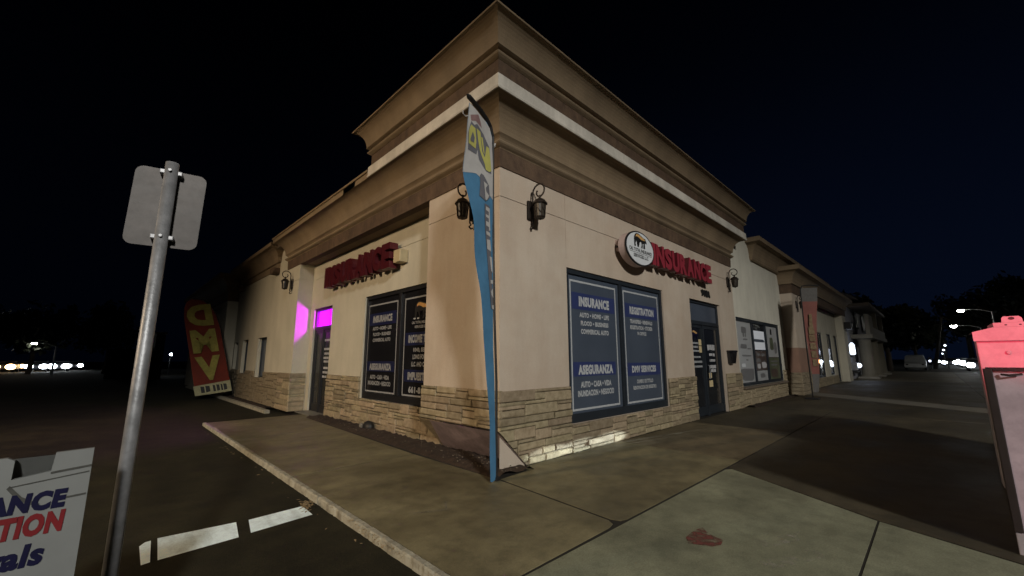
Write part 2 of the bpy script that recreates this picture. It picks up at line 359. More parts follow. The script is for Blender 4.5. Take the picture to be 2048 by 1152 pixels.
def stone_bm(bm, F, a, b_, c, d, rg, thick=0.05, gap=0.0045):
    t = thick*rg.uniform(0.75, 1.2); g = gap*rg.uniform(0.7, 1.4); e = min(0.016, (d-c)*0.22)
    a += g; b_ -= g; c += g; d -= g
    j = lambda s=0.006: rg.uniform(-s, s)
    def ring(ins, dep, js):
        return [bm.verts.new(F(u+j(js), z+j(js), dep+j(js))) for u, z in ((a+ins, c+ins), (b_-ins, c+ins), (b_-ins, d-ins), (a+ins, d-ins))]
    r1 = ring(0, 0.02, 0); r2 = ring(0, -(t-0.012), 0.004); r3 = ring(e, -t, 0.005)
    for A, B in ((r1, r2), (r2, r3)):
        for k_ in range(4): bm.faces.new((A[k_], A[(k_+1) % 4], B[(k_+1) % 4], B[k_]))
    bm.faces.new(r3)
def stones(F, rects, parent, seed, thick=0.05, clip=None, joined=False, m_='stone'):
    rg = random.Random(seed); J = bmesh.new() if joined else None
    for a, b_, c, d in rects:
        bm = J if joined else bmesh.new()
        stone_bm(bm, F, a, b_, c, d, rg, thick)
        if joined: continue
        if clip:
            co, no = clip
            bmesh.ops.bisect_plane(bm, geom=bm.verts[:]+bm.edges[:]+bm.faces[:], plane_co=co, plane_no=no, clear_outer=True)
            if not bm.faces: bm.free(); continue
            es = [e for e in bm.edges if e.is_boundary and abs((e.verts[0].co-Vector(co)).dot(Vector(no))) < 1e-4 and abs((e.verts[1].co-Vector(co)).dot(Vector(no))) < 1e-4]
            if es: bmesh.ops.edgeloop_fill(bm, edges=es)
        obj('stone', bm, M[m_], parent)
    if joined: obj('stone_cladding', J, M[m_], parent, kind='stuff')

FONT = bpy.data.fonts.load('<builtin>')
def text_bm(bm, s, P, U, V, wd, ht, fat=0.0, ext=0.0, slant=0.0, bevel=0.0):
    """text fitted into a wd x ht box whose lower left corner is P; U, V unit axes; ext = thickness along U x V"""
    cu = bpy.data.curves.new('t', 'FONT'); cu.body = s; cu.font = FONT; cu.size = 1.0
    cu.offset = fat; cu.extrude = 0.5 if ext else 0.0; cu.shear = slant; cu.resolution_u = 3; cu.space_character = 1.0 + fat*1.6
    cu.fill_mode = 'BOTH' if ext else 'FRONT'
    o = bpy.data.objects.new('t', cu); col.objects.link(o)
    dg = bpy.context.evaluated_depsgraph_get(); me = o.evaluated_get(dg).to_mesh()
    vs = [v.co.copy() for v in me.vertices]; fs = [tuple(p.vertices) for p in me.polygons]
    o.evaluated_get(dg).to_mesh_clear(); bpy.data.objects.remove(o); bpy.data.curves.remove(cu)
    if not vs: return
    x0 = min(v.x for v in vs); x1 = max(v.x for v in vs); y0 = min(v.y for v in vs); y1 = max(v.y for v in vs)
    U = Vector(U); V = Vector(V); Wn = U.cross(V); P = Vector(P)
    nv = [bm.verts.new(P + U*((v.x-x0)/(x1-x0)*wd) + V*((v.y-y0)/(y1-y0)*ht) + Wn*(ext*(v.z+0.5) if ext else 0)) for v in vs]
    for f in fs:
        try: bm.faces.new([nv[i] for i in f])
        except ValueError: pass
def flat(bm, pts):
    f = bm.faces.new([bm.verts.new(p) for p in pts])
    if len(pts) > 4: bmesh.ops.triangulate(bm, faces=[f])
def noflip(name, bm, m_, parent, **k):   # flat prints: keep winding as given
    me = bpy.data.meshes.new(name)
    bmesh.ops.translate(bm, verts=bm.verts, vec=-root_loc(parent)); bm.to_mesh(me); bm.free()
    return link(name, me, m_, parent, **k)
BEAR = [(0.02,0.0),(0.13,0.0),(0.14,0.10),(0.12,0.20),(0.19,0.44),(0.24,0.40),(0.29,0.14),(0.27,0.04),(0.26,0.0),(0.37,0.0),(0.38,0.12),(0.35,0.44),(0.46,0.42),(0.55,0.44),(0.59,0.22),(0.55,0.08),(0.52,0.0),(0.63,0.0),(0.66,0.12),(0.68,0.42),(0.73,0.40),(0.77,0.20),(0.73,0.06),(0.71,0.0),(0.82,0.0),(0.85,0.10),(0.84,0.32),(0.80,0.50),(0.86,0.46),(0.94,0.40),(1.0,0.45),(0.97,0.58),(0.91,0.68),(0.90,0.78),(0.85,0.80),(0.82,0.75),(0.72,0.82),(0.56,0.90),(0.38,1.0),(0.24,0.99),(0.12,0.90),(0.05,0.74),(0.02,0.50),(0.02,0.22)]
BEAR_BACK = [(0.14,0.70),(0.26,0.76),(0.42,0.70),(0.56,0.60),(0.70,0.60),(0.84,0.60),(0.85,0.70),(0.72,0.77),(0.55,0.84),(0.38,0.92),(0.25,0.92),(0.17,0.84)]
def bear(parent, P, U, V, wd, ht, name='bear_emblem', body='black'):
    P, U, V = Vector(P), Vector(U), Vector(V); Wn = U.cross(V)
    bm = bmesh.new(); flat(bm, [P+U*(x*wd)+V*(y*ht) for x, y in BEAR]); o = noflip(name, bm, M[body], parent)
    bm = bmesh.new(); flat(bm, [P+U*(x*wd)+V*(y*ht)+Wn*0.002 for x, y in BEAR_BACK]); noflip('bear_back', bm, M['tan_print'], parent)
    return o

# ================================================================== SETTING: ground
S = dict(kind='structure'); GZ = -0.07
pyobj('ground', [(-300, -300, GZ), (400, -300, GZ), (400, 400, GZ), (-300, 400, GZ)], [(0, 1, 2, 3)], M['asphalt'], **S)
# base below the paving joints
obj('sidewalk', bx((1.9, -2.6, -0.11), (60, 12.45, -0.004)), mat('joint_grime', (0.016, 0.013, 0.009), 0.95, var=0.4, scale=20), **S)
def poly_slab(name, pts, m_, z=0.0, t=0.10, bev=0.005, parent=None, **k):
    bm = bmesh.new(); f = bm.faces.new([bm.verts.new((x, y, z)) for x, y in pts])
    r_ = bmesh.ops.extrude_face_region(bm, geom=[f]); bmesh.ops.translate(bm, verts=[v for v in r_['geom'] if isinstance(v, bmesh.types.BMVert)], vec=(0, 0, -t))
    bmesh.ops.recalc_face_normals(bm, faces=bm.faces)
    es = [e for e in bm.edges if all(abs(v.co.z-z) < 1e-6 for v in e.verts)]
    bmesh.ops.bevel(bm, geom=es, offset=bev, segments=2, affect='EDGES')
    return obj(name, bm, m_, parent, **k)
SW = bpy.data.objects['sidewalk']
def slab(pts, m_): poly_slab('slab', pts, M[m_], parent=SW)
# public sidewalk (grey), joints along x at y 2.2 and 0.55
slab([(1.9, 2.20), (1.9, 0.556), (5.30, 0.556), (6.30, 2.13), (6.2, 2.185)], 'concrete')
slab([(1.9, 0.547), (1.9, -1.10), (4.62, -1.10), (5.30, 0.547)], 'concrete')
slab([(1.9, -1.115), (1.9, -2.6), (4.0, -2.6), (4.62, -1.115)], 'concrete')
# stained walkway; darker slabs hold the cast shadow and light falloff in their colour
slab([(5.325, 0.56), (4.64, -1.1), (14.5, -1.1), (14.5, 2.19), (6.345, 2.19)], 'walk_shade')
slab([(4.63, -1.115), (4.02, -2.6), (17, -2.6), (17, -1.115)], 'walk_shade')
slab([(14.515, -1.1), (17.0, -1.1), (20.9, 4.2), (14.515, 4.2)], 'walk_shade')
slab([(17.02, -1.1), (18.6, -1.1), (22.6, 4.15), (20.93, 4.2)], 'pale_walk')  # paler slab holds the lit strip between shadows in its colour
slab([(18.63, -1.1), (36, -1.1), (36, 4.25), (22.64, 4.15)], 'walk_shade')
slab([(17.02, -1.115), (17.02, -2.6), (60, -2.6), (60, -1.115)], 'walk_shade')
slab([(36.02, -1.1), (60, -1.1), (60, 4.25), (36.02, 4.25)], 'walk_half_shade')
slab([(3.575, 2.33), (3.61, 2.24), (3.70, 2.215), (6.9, 2.21), (6.9, 4.23), (4.32, 4.23), (4.30, 4.06), (3.72, 4.02)], 'walk')
slab([(6.912, 2.21), (10.1, 2.205), (10.1, 4.23), (6.912, 4.23)], 'walk_half_shade')
slab([(10.112, 2.205), (14.5, 2.205), (14.5, 4.23), (10.112, 4.23)], 'walk_shade')
slab([(1.9, 2.215), (3.40, 2.225), (3.50, 2.25), (3.55, 2.33), (3.695, 4.02), (3.68, 6.0), (1.9, 6.0)], 'walk')
slab([(1.9, 6.012), (3.68, 6.012), (3.80, 9.4), (1.9, 9.4)], 'walk')
slab([(1.9, 9.412), (3.80, 9.412), (3.88, 11.6), (4.34, 11.62), (4.34, 12.4), (1.9, 12.4)], 'walk')
# kerbs
def kerb(name, p0, p1, wd, z, n, seed, label):
    rg = random.Random(seed); p0 = Vector(p0); p1 = Vector(p1); t = (p1-p0).normalized(); s = Vector((t.y, -t.x, 0)); bm = bmesh.new(); rings = []
    for i in range(n+1):
        c = p0.lerp(p1, i/n); j = lambda a: rg.uniform(-a, a)
        chip = max(0, rg.uniform(-0.05, 0.014))
        rings.append([bm.verts.new(v) for v in (c-s*(wd/2+0.008)+Vector((0, 0, -0.125)), c-s*(wd/2-chip+j(.006))+Vector((0, 0, z-0.012-chip)), c-s*(wd/2-0.012-chip)+Vector((0, 0, z+j(.004))), c+s*wd/2+Vector((0, 0, z+j(.002))), c+s*wd/2+Vector((0, 0, -0.125)))])
    for A, B in zip(rings, rings[1:]):
        for k_ in range(5): bm.faces.new((A[k_], A[(k_+1) % 5], B[(k_+1) % 5], B[k_]))
    bm.faces.new(rings[0]); bm.faces.new(rings[-1][::-1])
    return obj(name, bm, M['kerb'], kind='structure')
kerb('kerb', (1.866, 1.5, 0), (1.866, 4.93, 0), 0.06, 0.003, 90, 3, '')
kerb('kerb', (1.866, 4.95, 0), (1.866, 12.5, 0), 0.06, 0.003, 150, 4, '')
kerb('kerb', (3.55, 13.9, 0), (3.45, 30, 0), 0.13, 0.02, 60, 5, '')
# parking stripe on the lot
def stripe(pts): pyobj('parking_line', [(x, y, GZ+.004) for x, y in pts], [tuple(range(len(pts)))], M['paint'], **S)
stripe([(0.475, 4.50), (1.03, 4.545), (1.09, 4.965), (0.51, 5.03)])
stripe([(0.375, 4.485), (0.43, 4.50), (0.465, 5.01), (0.425, 5.0), (0.385, 4.93)])
stripe([(1.13, 4.575), (1.69, 4.645), (1.70, 4.98), (1.19, 4.945)])
# soil beds
def bumpy(name, outline, z, m_, n=26, amp=0.02, seed=2, **k):
    rg = random.Random(seed); (x0, y0), (x1, y1), wa, wb = outline; bm = bmesh.new(); rows = []
    for i in range(n+1):
        t = i/n; cx, cy = x0+(x1-x0)*t, y0+(y1-y0)*t; row = []
        dx, dy = (y1-y0), -(x1-x0); l = math.hypot(dx, dy); dx /= l; dy /= l; wdt = wa+(wb-wa)*t
        for q in range(7):
            s = (q/6-0.5)*wdt; row.append(bm.verts.new((cx+dx*s, cy+dy*s, z+(0 if q in (0, 6) else rg.uniform(0, amp))-(0.02 if q in (0, 6) else 0))))
        rows.append(row)
    for A, B in zip(rows, rows[1:]):
        for q in range(6): bm.faces.new((A[q], A[q+1], B[q+1], B[q]))
    return obj(name, bm, m_, smooth=True, kind='structure')
bumpy('soil_bed', ((4.05, 4.05), (4.12, 11.6), 0.72, 0.50), 0.012, M['soil'], 90, 0.045)
bumpy('soil_bed', ((14.3, 4.12), (20.1, 4.12), 0.28, 0.28), 0.006, M['soil'], 40, 0.04, 5)
bumpy('soil_bed', ((3.78, 14.6), (3.75, 29), 0.30, 0.30), -0.01, M['soil'], 60, 0.05, 6)
bm = bmesh.new(); rg = random.Random(12)
for i in range(150):
    y = rg.uniform(4.06, 11.5) if i > 70 else rg.uniform(4.06, 5.6); x = 4.05+(y-4.05)*0.01+rg.uniform(-0.31, 0.3)
    if y > 4.2 and x > 4.33: continue
    s = rg.uniform(0.004, 0.014)
    bmesh.ops.create_icosphere(bm, subdivisions=1, radius=s, matrix=Matrix.Translation((x, y, 0.05)) @ Matrix.Diagonal((1, rg.uniform(.6, 1.3), .7, 1)))
obj('bed_gravel', bm, mat('pale_pebble', (0.15, 0.125, 0.095), 0.9, var=0.4, scale=30), kind='stuff')
# dry leaves and grit along the kerb
bm = bmesh.new(); rg = random.Random(21)
def leaf(x, y, z, s):
    a = rg.uniform(0, 6.28); t = rg.uniform(-.6, .6); c, sn = math.cos(a), math.sin(a)
    P = [(s, 0, 0), (0, s*.4, s*t*.6), (-s, 0, s*.2), (0, -s*.4, s*abs(t)*.5)]
    bm.faces.new([bm.verts.new((x+p[0]*c-p[1]*sn, y+p[0]*sn+p[1]*c, z+abs(p[2])+.004)) for p in P])
for i in range(60): leaf(rg.gauss(1.70, .035), rg.gauss(4.9, .06), GZ+rg.uniform(0, .05), rg.uniform(.012, .035))
for i in range(46): leaf(rg.gauss(1.80, .03), rg.gauss(3.55, .28), 0.0, rg.uniform(.008, .022))
for i in range(30): leaf(rg.gauss(1.71, .03), rg.uniform(2.6, 12), GZ+.002, rg.uniform(.01, .03))
for i in range(30): leaf(rg.uniform(1.95, 7), rg.uniform(-.9, 4.0), 0.0, rg.uniform(.005, .012))
obj('dry_leaves', bm, M['leaf'], kind='stuff')
# stain and scuffs on the paving
rg = random.Random(5)
st = [(3.58, 1.60), (3.68, 1.66), (3.80, 1.67), (3.92, 1.66), (3.99, 1.64), (3.92, 1.58), (3.87, 1.50), (3.85, 1.42), (3.74, 1.40), (3.66, 1.44)]
pyobj('pavement_stain', [(x, y, 0.003) for x, y in st], [tuple(range(len(st)))], M['stain'], kind='structure')
bm = bmesh.new()
for a, b_ in (((2.33, 3.78), (2.62, 3.62)), ((2.62, 3.62), (2.75, 3.83)), ((2.4, 3.74), (2.46, 3.70)), ((2.72, 3.80), (2.78, 3.84))):
    a, b_ = Vector((*a, .003)), Vector((*b_, .003)); s = (b_-a).normalized().cross(Vector((0, 0, 1)))*.007
    flat(bm, [a-s, b_-s, b_+s, a+s])
for P_ in ([(3.55, 1.02), (3.62, 1.12), (4.2, .86), (4.1, .76)], [(3.95, 1.12), (4.0, 1.22), (4.5, 1.02), (4.42, .92)], [(3.2, .72), (3.25, .80), (3.7, .66), (3.66, .60)]):
    pyobj('pavement_scuff', [(x, y, 0.0025) for x, y in P_], [(0, 1, 2, 3)], M['scuff'], kind='structure')
obj('chalk_mark', bm, mat('pale_scratch', (0.22, 0.2, 0.15), 0.9, var=0.5, scale=40), kind='structure')

# ================================================================== CORNER SHOP
XW, YW, XR = 3.93, 4.265, 4.35
shop = thing('corner_shop', 'two tier corner insurance shop with peach stucco, stone dado and brown cornice', 'building', (XW, YW, 0))
FR, FL, FC = fr_right(YW), fr_left(XW), fr_left(XR)
gz0, gz1 = 3.903, 3.915
g = lambda a, b_: (a, b_, gz0, gz1, 0.012, True)
wall('wall', FR, XW, 14.05, 0.0, 4.40, [(5.5, 9.1, .44, 3.055, .10), (10.62, 12.78, -0.01, 3.03, .16), (5.496, 5.504, 3.2, 4.40, .006, True), g(XW+.001, 14.049)], M['peach'], shop)
wall('wall', FL, YW, 6.18, 0.0, 4.40, [(YW-.01, 6.19, -0.01, .53, .001), g(YW+.001, 6.179)], M['peach'], shop)
wall('wall', FL, 13.30, 14.5, 0.0, 4.40, [g(13.301, 14.499)], M['cream'], shop)
wall('wall', FC, 6.18, 13.30, 0.0, 4.40, [(6.45, 9.53, .60, 2.985, .10), (11.62, 13.0, -0.01, 2.99, .12), g(6.181, 13.299)], M['cream'], shop)
wall('pier_return', fr_right(13.30), XW, XR, 0, 4.40, [(XW+.001, XR-.001, gz0, gz1, .012, True)], M['cream'], shop)
pyobj('pier_return', [(XW, 6.18, 0.53), (XR, 6.18, 0.53), (XR, 6.18, 4.4), (XW, 6.18, 4.4)], [(0, 1, 2, 3)], M['peach'], shop)
obj('soffit', bx((XW+.002, 6.182, 4.385), (XR+.25, 13.298, 4.47)), M['brown'], shop)
pyobj('wall', [(14.05, YW, 0), (14.05, YW+.3, 0), (14.05, YW+.3, 5.4), (14.05, YW, 5.4)], [(0, 1, 2, 3)], M['peach'], shop)
pyobj('wall', [(XW, 14.5, 0), (9, 14.5, 0), (9, 14.5, 5.4), (XW, 14.5, 5.4)], [(0, 1, 2, 3)], M['cream'], shop)
obj('roof', bx((XW-.2, YW-.2, 5.34), (14.2, 14.6, 5.45)), M['far_dark'], shop)
# sloped undercut at the foot of the corner pier
pyobj('sloped_foot', [(3.86, 4.222, .52), (3.86, 5.86, .52), (XR+.02, 6.18, 0.0), (4.43, 4.222, 0.0)], [(0, 1, 2, 3)], M['mauve'], shop)
pyobj('sloped_foot', [(3.86, 5.86, .52), (3.86, 6.2, .52), (XR+.02, 6.18, 0.0)], [(0, 1, 2)], M['rough_stone'], shop)
pyobj('wall', [(XW-.02, YW-.002, 0.53), (4.45, YW-.002, 0), (4.45, YW+.2, 0), (XW, YW+.2, 0.53)], [(0, 1, 2, 3)], M['mortar'], shop)
pyobj('lintel', [(3.872, 4.222, .525), (3.872, 6.19, .525), (XW+.05, 6.19, .531), (XW+.05, 4.222, .531)], [(0, 1, 2, 3)], M['mortar'], shop)
# lower tier
RECT = (XW, YW, 14.05, 14.5)
sweep('frieze', [(.02, 4.375), (.03, 4.66), (-.15, 4.66), (-.15, 4.375)], RECT, M['frieze'], shop)
sweep('moulding', [(-.1, 4.66)] + [(.035, 4.66)] + roll(.035, .075, 4.67, 4.80) + [(.05, 4.83), (.075, 4.855), (.10, 4.875)] + [(-.1, 4.875)], RECT, M['brown'], shop)
sweep('cove', [(-.1, 4.875)] + arc(.10, 4.876, .425, 5.275, 9) + [(-.1, 5.275)], RECT, M['brown'], shop)
UP = (XW, YW, 14.05, 7.45)
sweep('white_band', [(.30, 5.276), (.445, 5.276), (.455, 5.30), (.44, 5.33), (.44, 5.50), (.425, 5.515), (.30, 5.515)], (XW, YW, 14.05, 7.47), M['band'], shop)
sweep('fascia', [(.2, 5.277), (.43, 5.277), (.43, 5.40), (.46, 5.41), (.46, 5.45), (.2, 5.45)], (XW+.004, 9.0, 13.9, 14.5), M['brown'], shop)
bm = bmesh.new(); box(bm, (XW-.426, 7.93, 5.278), (XW+.1, 9.2, 5.40)); box(bm, (XW-.455, 7.93, 5.402), (XW+.1, 9.2, 5.452)); obj('fascia', bm, M['brown'], shop)
# upper tier
sweep('frieze', [(.2, 5.516), (.40, 5.516), (.40, 5.76), (.2, 5.76)], UP, M['frieze'], shop)
sweep('moulding', [(.2, 5.761)] + roll(.405, .07, 5.762, 5.88) + [(.46, 5.895), (.50, 5.91), (.2, 5.91)], UP, M['brown'], shop)
sweep('cove', [(.2, 5.911)] + arc(.485, 5.912, .715, 6.27, 9) + [(.2, 6.27)], UP, M['brown'], shop)
sweep('fascia', [(.2, 6.272), (.718, 6.272), (.722, 6.28), (.722, 6.30), (.68, 6.33), (.2, 6.33)], UP, M['brown'], shop)
obj('roof', bx((XW-.3, YW-.3, 6.28), (14.3, 7.6, 6.36)), M['far_dark'], shop)
# ---- stones
SR = [(3.885, 5.50, 0, 1.06), (5.50, 9.10, 0, .44), (9.10, 10.62, 0, 1.05), (12.78, 14.09, 0, 1.05)]
def inR(u, z): return any(a < u < b_ and c < z < d for a, b_, c, d in SR) and not (u < 3.88+(0.53-z)/0.53*0.46 and z < .53)
R1 = ashlar(3.885, 5.5, 0, 1.05, inR, seed=3)
wall('stone_backing', fr_right(YW-.006), 3.93, 5.5, 0.0, 1.04, [(3.93, 4.44, 0, .53, .004)], M['mortar'], shop)
wall('stone_backing', fr_right(YW-.006), 5.5, 9.1, 0, .43, [], M['mortar'], shop)
wall('stone_backing', fr_right(YW-.006), 9.1, 10.61, 0, 1.04, [], M['mortar'], shop)
wall('stone_backing', fr_right(YW-.006), 12.79, 14.05, 0, 1.04, [], M['mortar'], shop)
pyobj('stone_backing', [(3.93, YW-.006, .53), (4.44, YW-.006, 0), (4.44, YW-.006, .53)], [(0, 1, 2)], M['mortar'], shop)
dn = Vector((-.53, 0, -.55)).normalized()
R1a = [q for q in ashlar(3.885, 5.5, 0, 1.05, lambda u, z: True, seed=3, du=.075)]
stones(FR, R1a, shop, 31, clip=((3.88, YW, .53), dn))
stones(FR, ashlar(5.5, 9.1, 0, .44, lambda u, z: True, seed=4, du=.08), shop, 32)
stones(FR, ashlar(9.1, 10.6, 0, 1.05, lambda u, z: True, seed=5, du=0.075), shop, 33)
stones(FR, ashlar(12.8, 14.08, 0, 1.05, lambda u, z: True, seed=6, du=0.085, dz=0.0585), shop, 34)
wall('stone_backing', fr_left(XW-.006), YW, 6.18, .532, 1.05, [], M['mortar'], shop)
stones(FL, ashlar(4.22, 6.19, .53, 1.06, lambda u, z: True, seed=8, dz=.053, du=.075), shop, 35)
wall('stone_backing', fr_left(XR-.006), 6.2, 11.61, 0, 1.08, [(6.40, 9.58, .60, 1.2, .004)], M['mortar'], shop)
stones(FC, ashlar(6.2, 11.6, 0, 1.09, lambda u, z: not (6.44 < u < 9.55 and z > .60), seed=9, du=.082, dz=.0606), shop, 36)
stones(fr_right(13.30), ashlar(XW-.04, XR-.02, 0, 1.09, lambda u, z: True, seed=10, du=.07, dz=.07), shop, 37)
stones(FL, ashlar(13.26, 14.5, 0, 1.09, lambda u, z: True, seed=11, du=.12, dz=.078), shop, 38)

# ---- window builder (part: window > pane, blue_band, border, lettering)
def window(F, a, b_, z0, z1, dep, mull, parent, fw_=.085, bot=.14, film='film', fmat='frame'):
    bm = bmesh.new()
    def bar(u0_, u1_, c, d, d0=-.055, d1=.02):
        P = F(u0_, c, dep+d0); Q = F(u1_, d, dep+d1); box(bm, P, Q, .006)
    bar(a+.002, b_-.002, z1-fw_, z1-.002); bar(a+.002, b_-.002, z0+.002, z0+bot)
    bar(a+.002, a+fw_, z0+bot, z1-fw_); bar(b_-fw_, b_-.002, z0+bot, z1-fw_)
    for q in mull: bar(q-fw_*.6, q+fw_*.6, z0+bot, z1-fw_)
    wn_ = obj('window', bm, M[fmat], parent)
    us = [a+fw_] + [v for q in mull for v in (q-fw_*.6, q+fw_*.6)] + [b_-fw_]
    for i in range(0, len(us), 2):
        bm = bmesh.new(); box(bm, F(us[i], z0+bot, dep-.012), F(us[i+1], z1-fw_, dep+.004)); obj('pane', bm, M[film], wn_)
    return wn_
def border(bm, F, a, b_, z0, z1, t, d):
    for u0_, u1_, c, e in ((a, b_, z1-t, z1), (a, b_, z0, z0+t), (a, a+t, z0+t, z1-t), (b_-t, b_, z0+t, z1-t)):
        flat(bm, [F(u0_, c, d), F(u1_, c, d), F(u1_, e, d), F(u0_, e, d)])
def printed(wn_, F, U, Pn, dep, borders, bands, lines, fat=.045, band='blue_print', ink='white_print'):
    """Pn maps (s, z) with s running left-to-right as read"""
    for a, b_, c, d in borders:
        bm = bmesh.new(); border(bm, lambda u, z, q: Pn(u, z, q), a, b_, c, d, .034, dep-.016); obj('print_border', bm, M[ink], wn_)
    for a, b_, c, d in bands:
        bm = bmesh.new(); flat(bm, [Pn(a, c, dep-.015), Pn(b_, c, dep-.015), Pn(b_, d, dep-.015), Pn(a, d, dep-.015)]); obj('blue_band', bm, M[band], wn_)
    for s, a, b_, c, d in lines:
        bm = bmesh.new(); text_bm(bm, s, Pn(a, c, dep-.018), U, (0, 0, 1), b_-a, d-c, fat=.062 if d-c > .12 else fat); obj('lettering', bm, M[ink], wn_)
DOT = ' \u2022 '
P1 = [('INSURANCE', 5.92, 6.90, 2.415, 2.60), ('AUTO'+DOT+'HOME'+DOT+'LIFE', 5.93, 6.88, 2.22, 2.31), ('FLOOD'+DOT+'BUSINESS', 5.96, 6.85, 2.075, 2.16), ('COMMERICAL AUTO', 5.96, 6.85, 1.925, 2.015),
      ('ASEGURANZA', 5.85, 6.95, 1.215, 1.385), ('AUTO'+DOT+'CASA'+DOT+'VIDA', 5.91, 6.87, .995, 1.10), ('INUNDACION'+DOT+'NEGOCIO', 5.82, 6.95, .845, .95)]
P2 = [('REGISTRATION', 7.68, 8.73, 2.405, 2.57), ('TRANSFERS'+DOT+'RENEWALS', 7.68, 8.64, 2.215, 2.30), ('REGISTRATION'+DOT+'STICKER', 7.67, 8.63, 2.09, 2.175), ('IN OFFICE', 7.96, 8.34, 1.975, 2.05),
      ('DMV SERVICES', 7.66, 8.69, 1.205, 1.345), ('CAMBIO DE TITULO', 7.83, 8.53, .985, 1.065), ('RENOVACION DE REGISTRO', 7.68, 8.66, .865, .94)]
wR = window(FR, 5.5, 9.1, .44, 3.055, .085, [7.30], shop)
printed(wR, FR, (1, 0, 0), FR, .085, [(5.66, 7.15, .62, 2.88), (7.44, 8.95, .61, 2.885)], [(5.71, 7.10, 2.36, 2.66), (7.49, 8.90, 2.34, 2.63), (5.71, 7.05, 1.19, 1.435), (7.49, 8.90, 1.14, 1.405)], P1+P2)
FCd = lambda u, z, d=0.0: FC(u, z, d)
wL = window(FC, 6.45, 9.53, .60, 2.985, .085, [7.91], shop, film='film_dark', fmat='frame_dark')
# lot side prints read with s = -y
PL = lambda s, z, d=0.0: (XR+d, -s, z)
def mapl(t): # right window panel 1 layout squeezed onto the left panel
    s_, a, b_, c, d = t; k_ = 1.40/1.49
    return (s_, -9.46+(a-5.66)*k_, -9.46+(b_-5.66)*k_, c*0.905+.145, d*0.905+.145)
LL = [mapl(t) for t in P1] + [('INCOME TAX', -7.57, -6.72, 1.815, 1.985), ('1040, SELF', -7.36, -6.85, 1.62, 1.72), ('LONG FORM', -7.38, -6.85, 1.49, 1.585), ('LLC. AND CORP', -7.42, -6.78, 1.345, 1.44), ('IMPUESTOS', -7.55, -6.72, 1.075, 1.235), ('661-8', -7.50, -7.05, .825, .955),
     ('CAL TOTAL INSURANCE', -7.46, -6.74, 2.20, 2.255), ('SERVICES LLC', -7.34, -6.86, 2.11, 2.165)]
printed(wL, FC, (0, -1, 0), PL, .085, [(-9.46, -8.06, .755, 2.77), (-7.76, -6.54, .755, 2.765)], [(-9.40, -8.12, 2.27, 2.555), (-9.40, -8.12, 1.22, 1.445), (-7.70, -6.58, 1.77, 2.03), (-7.70, -6.58, 1.04, 1.28)], LL, band='blue_dark', ink='grey_letter')
bear(wL, PL(-7.37, 2.30, .085-.018), (0, -1, 0), (0, 0, 1), .58, .36, body='black')
bm = bmesh.new()
for (x, y) in ((0, 0), (.14, 0)):
    flat(bm, [PL(-7.36+x+.05*math.cos(t_), 2.31+y+.018*math.sin(t_), .085-.019) for t_ in [i*math.pi/3 for i in range(6)]])
obj('bear_paw', bm, M['white_print'], wL)

# ---- street door (part: door > leaf pieces)
def door_unit(F, Pn, U, a, b_, ztr, ztop, dep, split, parent, transom_mat, glass='glass_door', fmat='frame'):
    bm = bmesh.new()
    def bar(u0_, u1_, c, d, d0=-.05, d1=.03): box(bm, F(u0_, c, dep+d0), F(u1_, d, dep+d1), .005)
    bar(a+.002, b_-.002, ztop-.07, ztop-.002); bar(a+.002, a+.08, .0, ztop-.07); bar(b_-.08, b_-.002, .0, ztop-.07)
    bar(a+.08, b_-.08, ztr, ztr+.10, -.065); bar(split-.045, split+.045, .0, ztr)
    d_ = obj('door', bm, M[fmat], parent)
    obj('transom_pane', bx(F(a+.08, ztr+.10, dep-.008), F(b_-.08, ztop-.07, dep+.006)), M[transom_mat], d_)
    for u0_, u1_ in ((a+.08, split-.045), (split+.045, b_-.08)):
        bm = bmesh.new()
        for q in ((u0_, u0_+.06, .02, ztr), (u1_-.06, u1_, .02, ztr), (u0_+.06, u1_-.06, .02, .24), (u0_+.06, u1_-.06, ztr-.09, ztr)):
            box(bm, F(q[0], q[2], dep-.03), F(q[1], q[3], dep+.02), .004)
        obj('leaf_frame', bm, M[fmat], d_)
        obj('pane', bx(F(u0_+.06, .24, dep-.008), F(u1_-.06, ztr-.09, dep+.006)), M[glass], d_)
    return d_
dR = door_unit(FR, FR, (1, 0, 0), 10.62, 12.78, 2.38, 3.03, .12, 11.56, shop, 'film')
D = .12-.012
bear(dR, FR(10.86, 1.98, D), (1, 0, 0), (0, 0, 1), .42, .26, name='door_bear', body='navy')
bm = bmesh.new(); bm2 = bmesh.new()
for i, (a, b_, z, h) in enumerate(((10.86, 11.28, 1.86, .05), (10.88, 11.22, 1.76, .05), (10.87, 11.26, 1.66, .045), (10.87, 11.34, 1.50, .045), (10.85, 11.42, 1.37, .055), (10.88, 11.42, 1.25, .05))):
    rg = random.Random(i+50); u = a
    while u < b_:                       # illegible small print: short worn strokes
        l = rg.uniform(.02, .05); flat(bm, [FR(u, z, D-.002), FR(min(u+l, b_), z, D-.002), FR(min(u+l, b_), z+h, D-.002), FR(u, z+h, D-.002)]); u += l+rg.uniform(.006, .018)
for i, (a, b_, z, h) in enumerate(((11.86, 12.40, 1.70, .16), (11.95, 12.36, 1.54, .08), (11.96, 12.36, 1.38, .08), (11.9, 12.4, 1.20, .10), (12.0, 12.36, 1.10, .09))):
    rg = random.Random(i+70); u = a
    while u < b_:
        l = rg.uniform(.05, .14); z_ = z+rg.uniform(0, .02); flat(bm2, [FR(u, z_, D-.002), FR(min(u+l, b_), z_, D-.002), FR(min(u+l, b_), z+h, D-.002), FR(u, z+h, D-.002)]); u += l+rg.uniform(.006, .03)
obj('door_print', bm, M['white_print'], dR, kind='stuff'); obj('door_sticker', bm2, M['paper_white'], dR, kind='stuff')
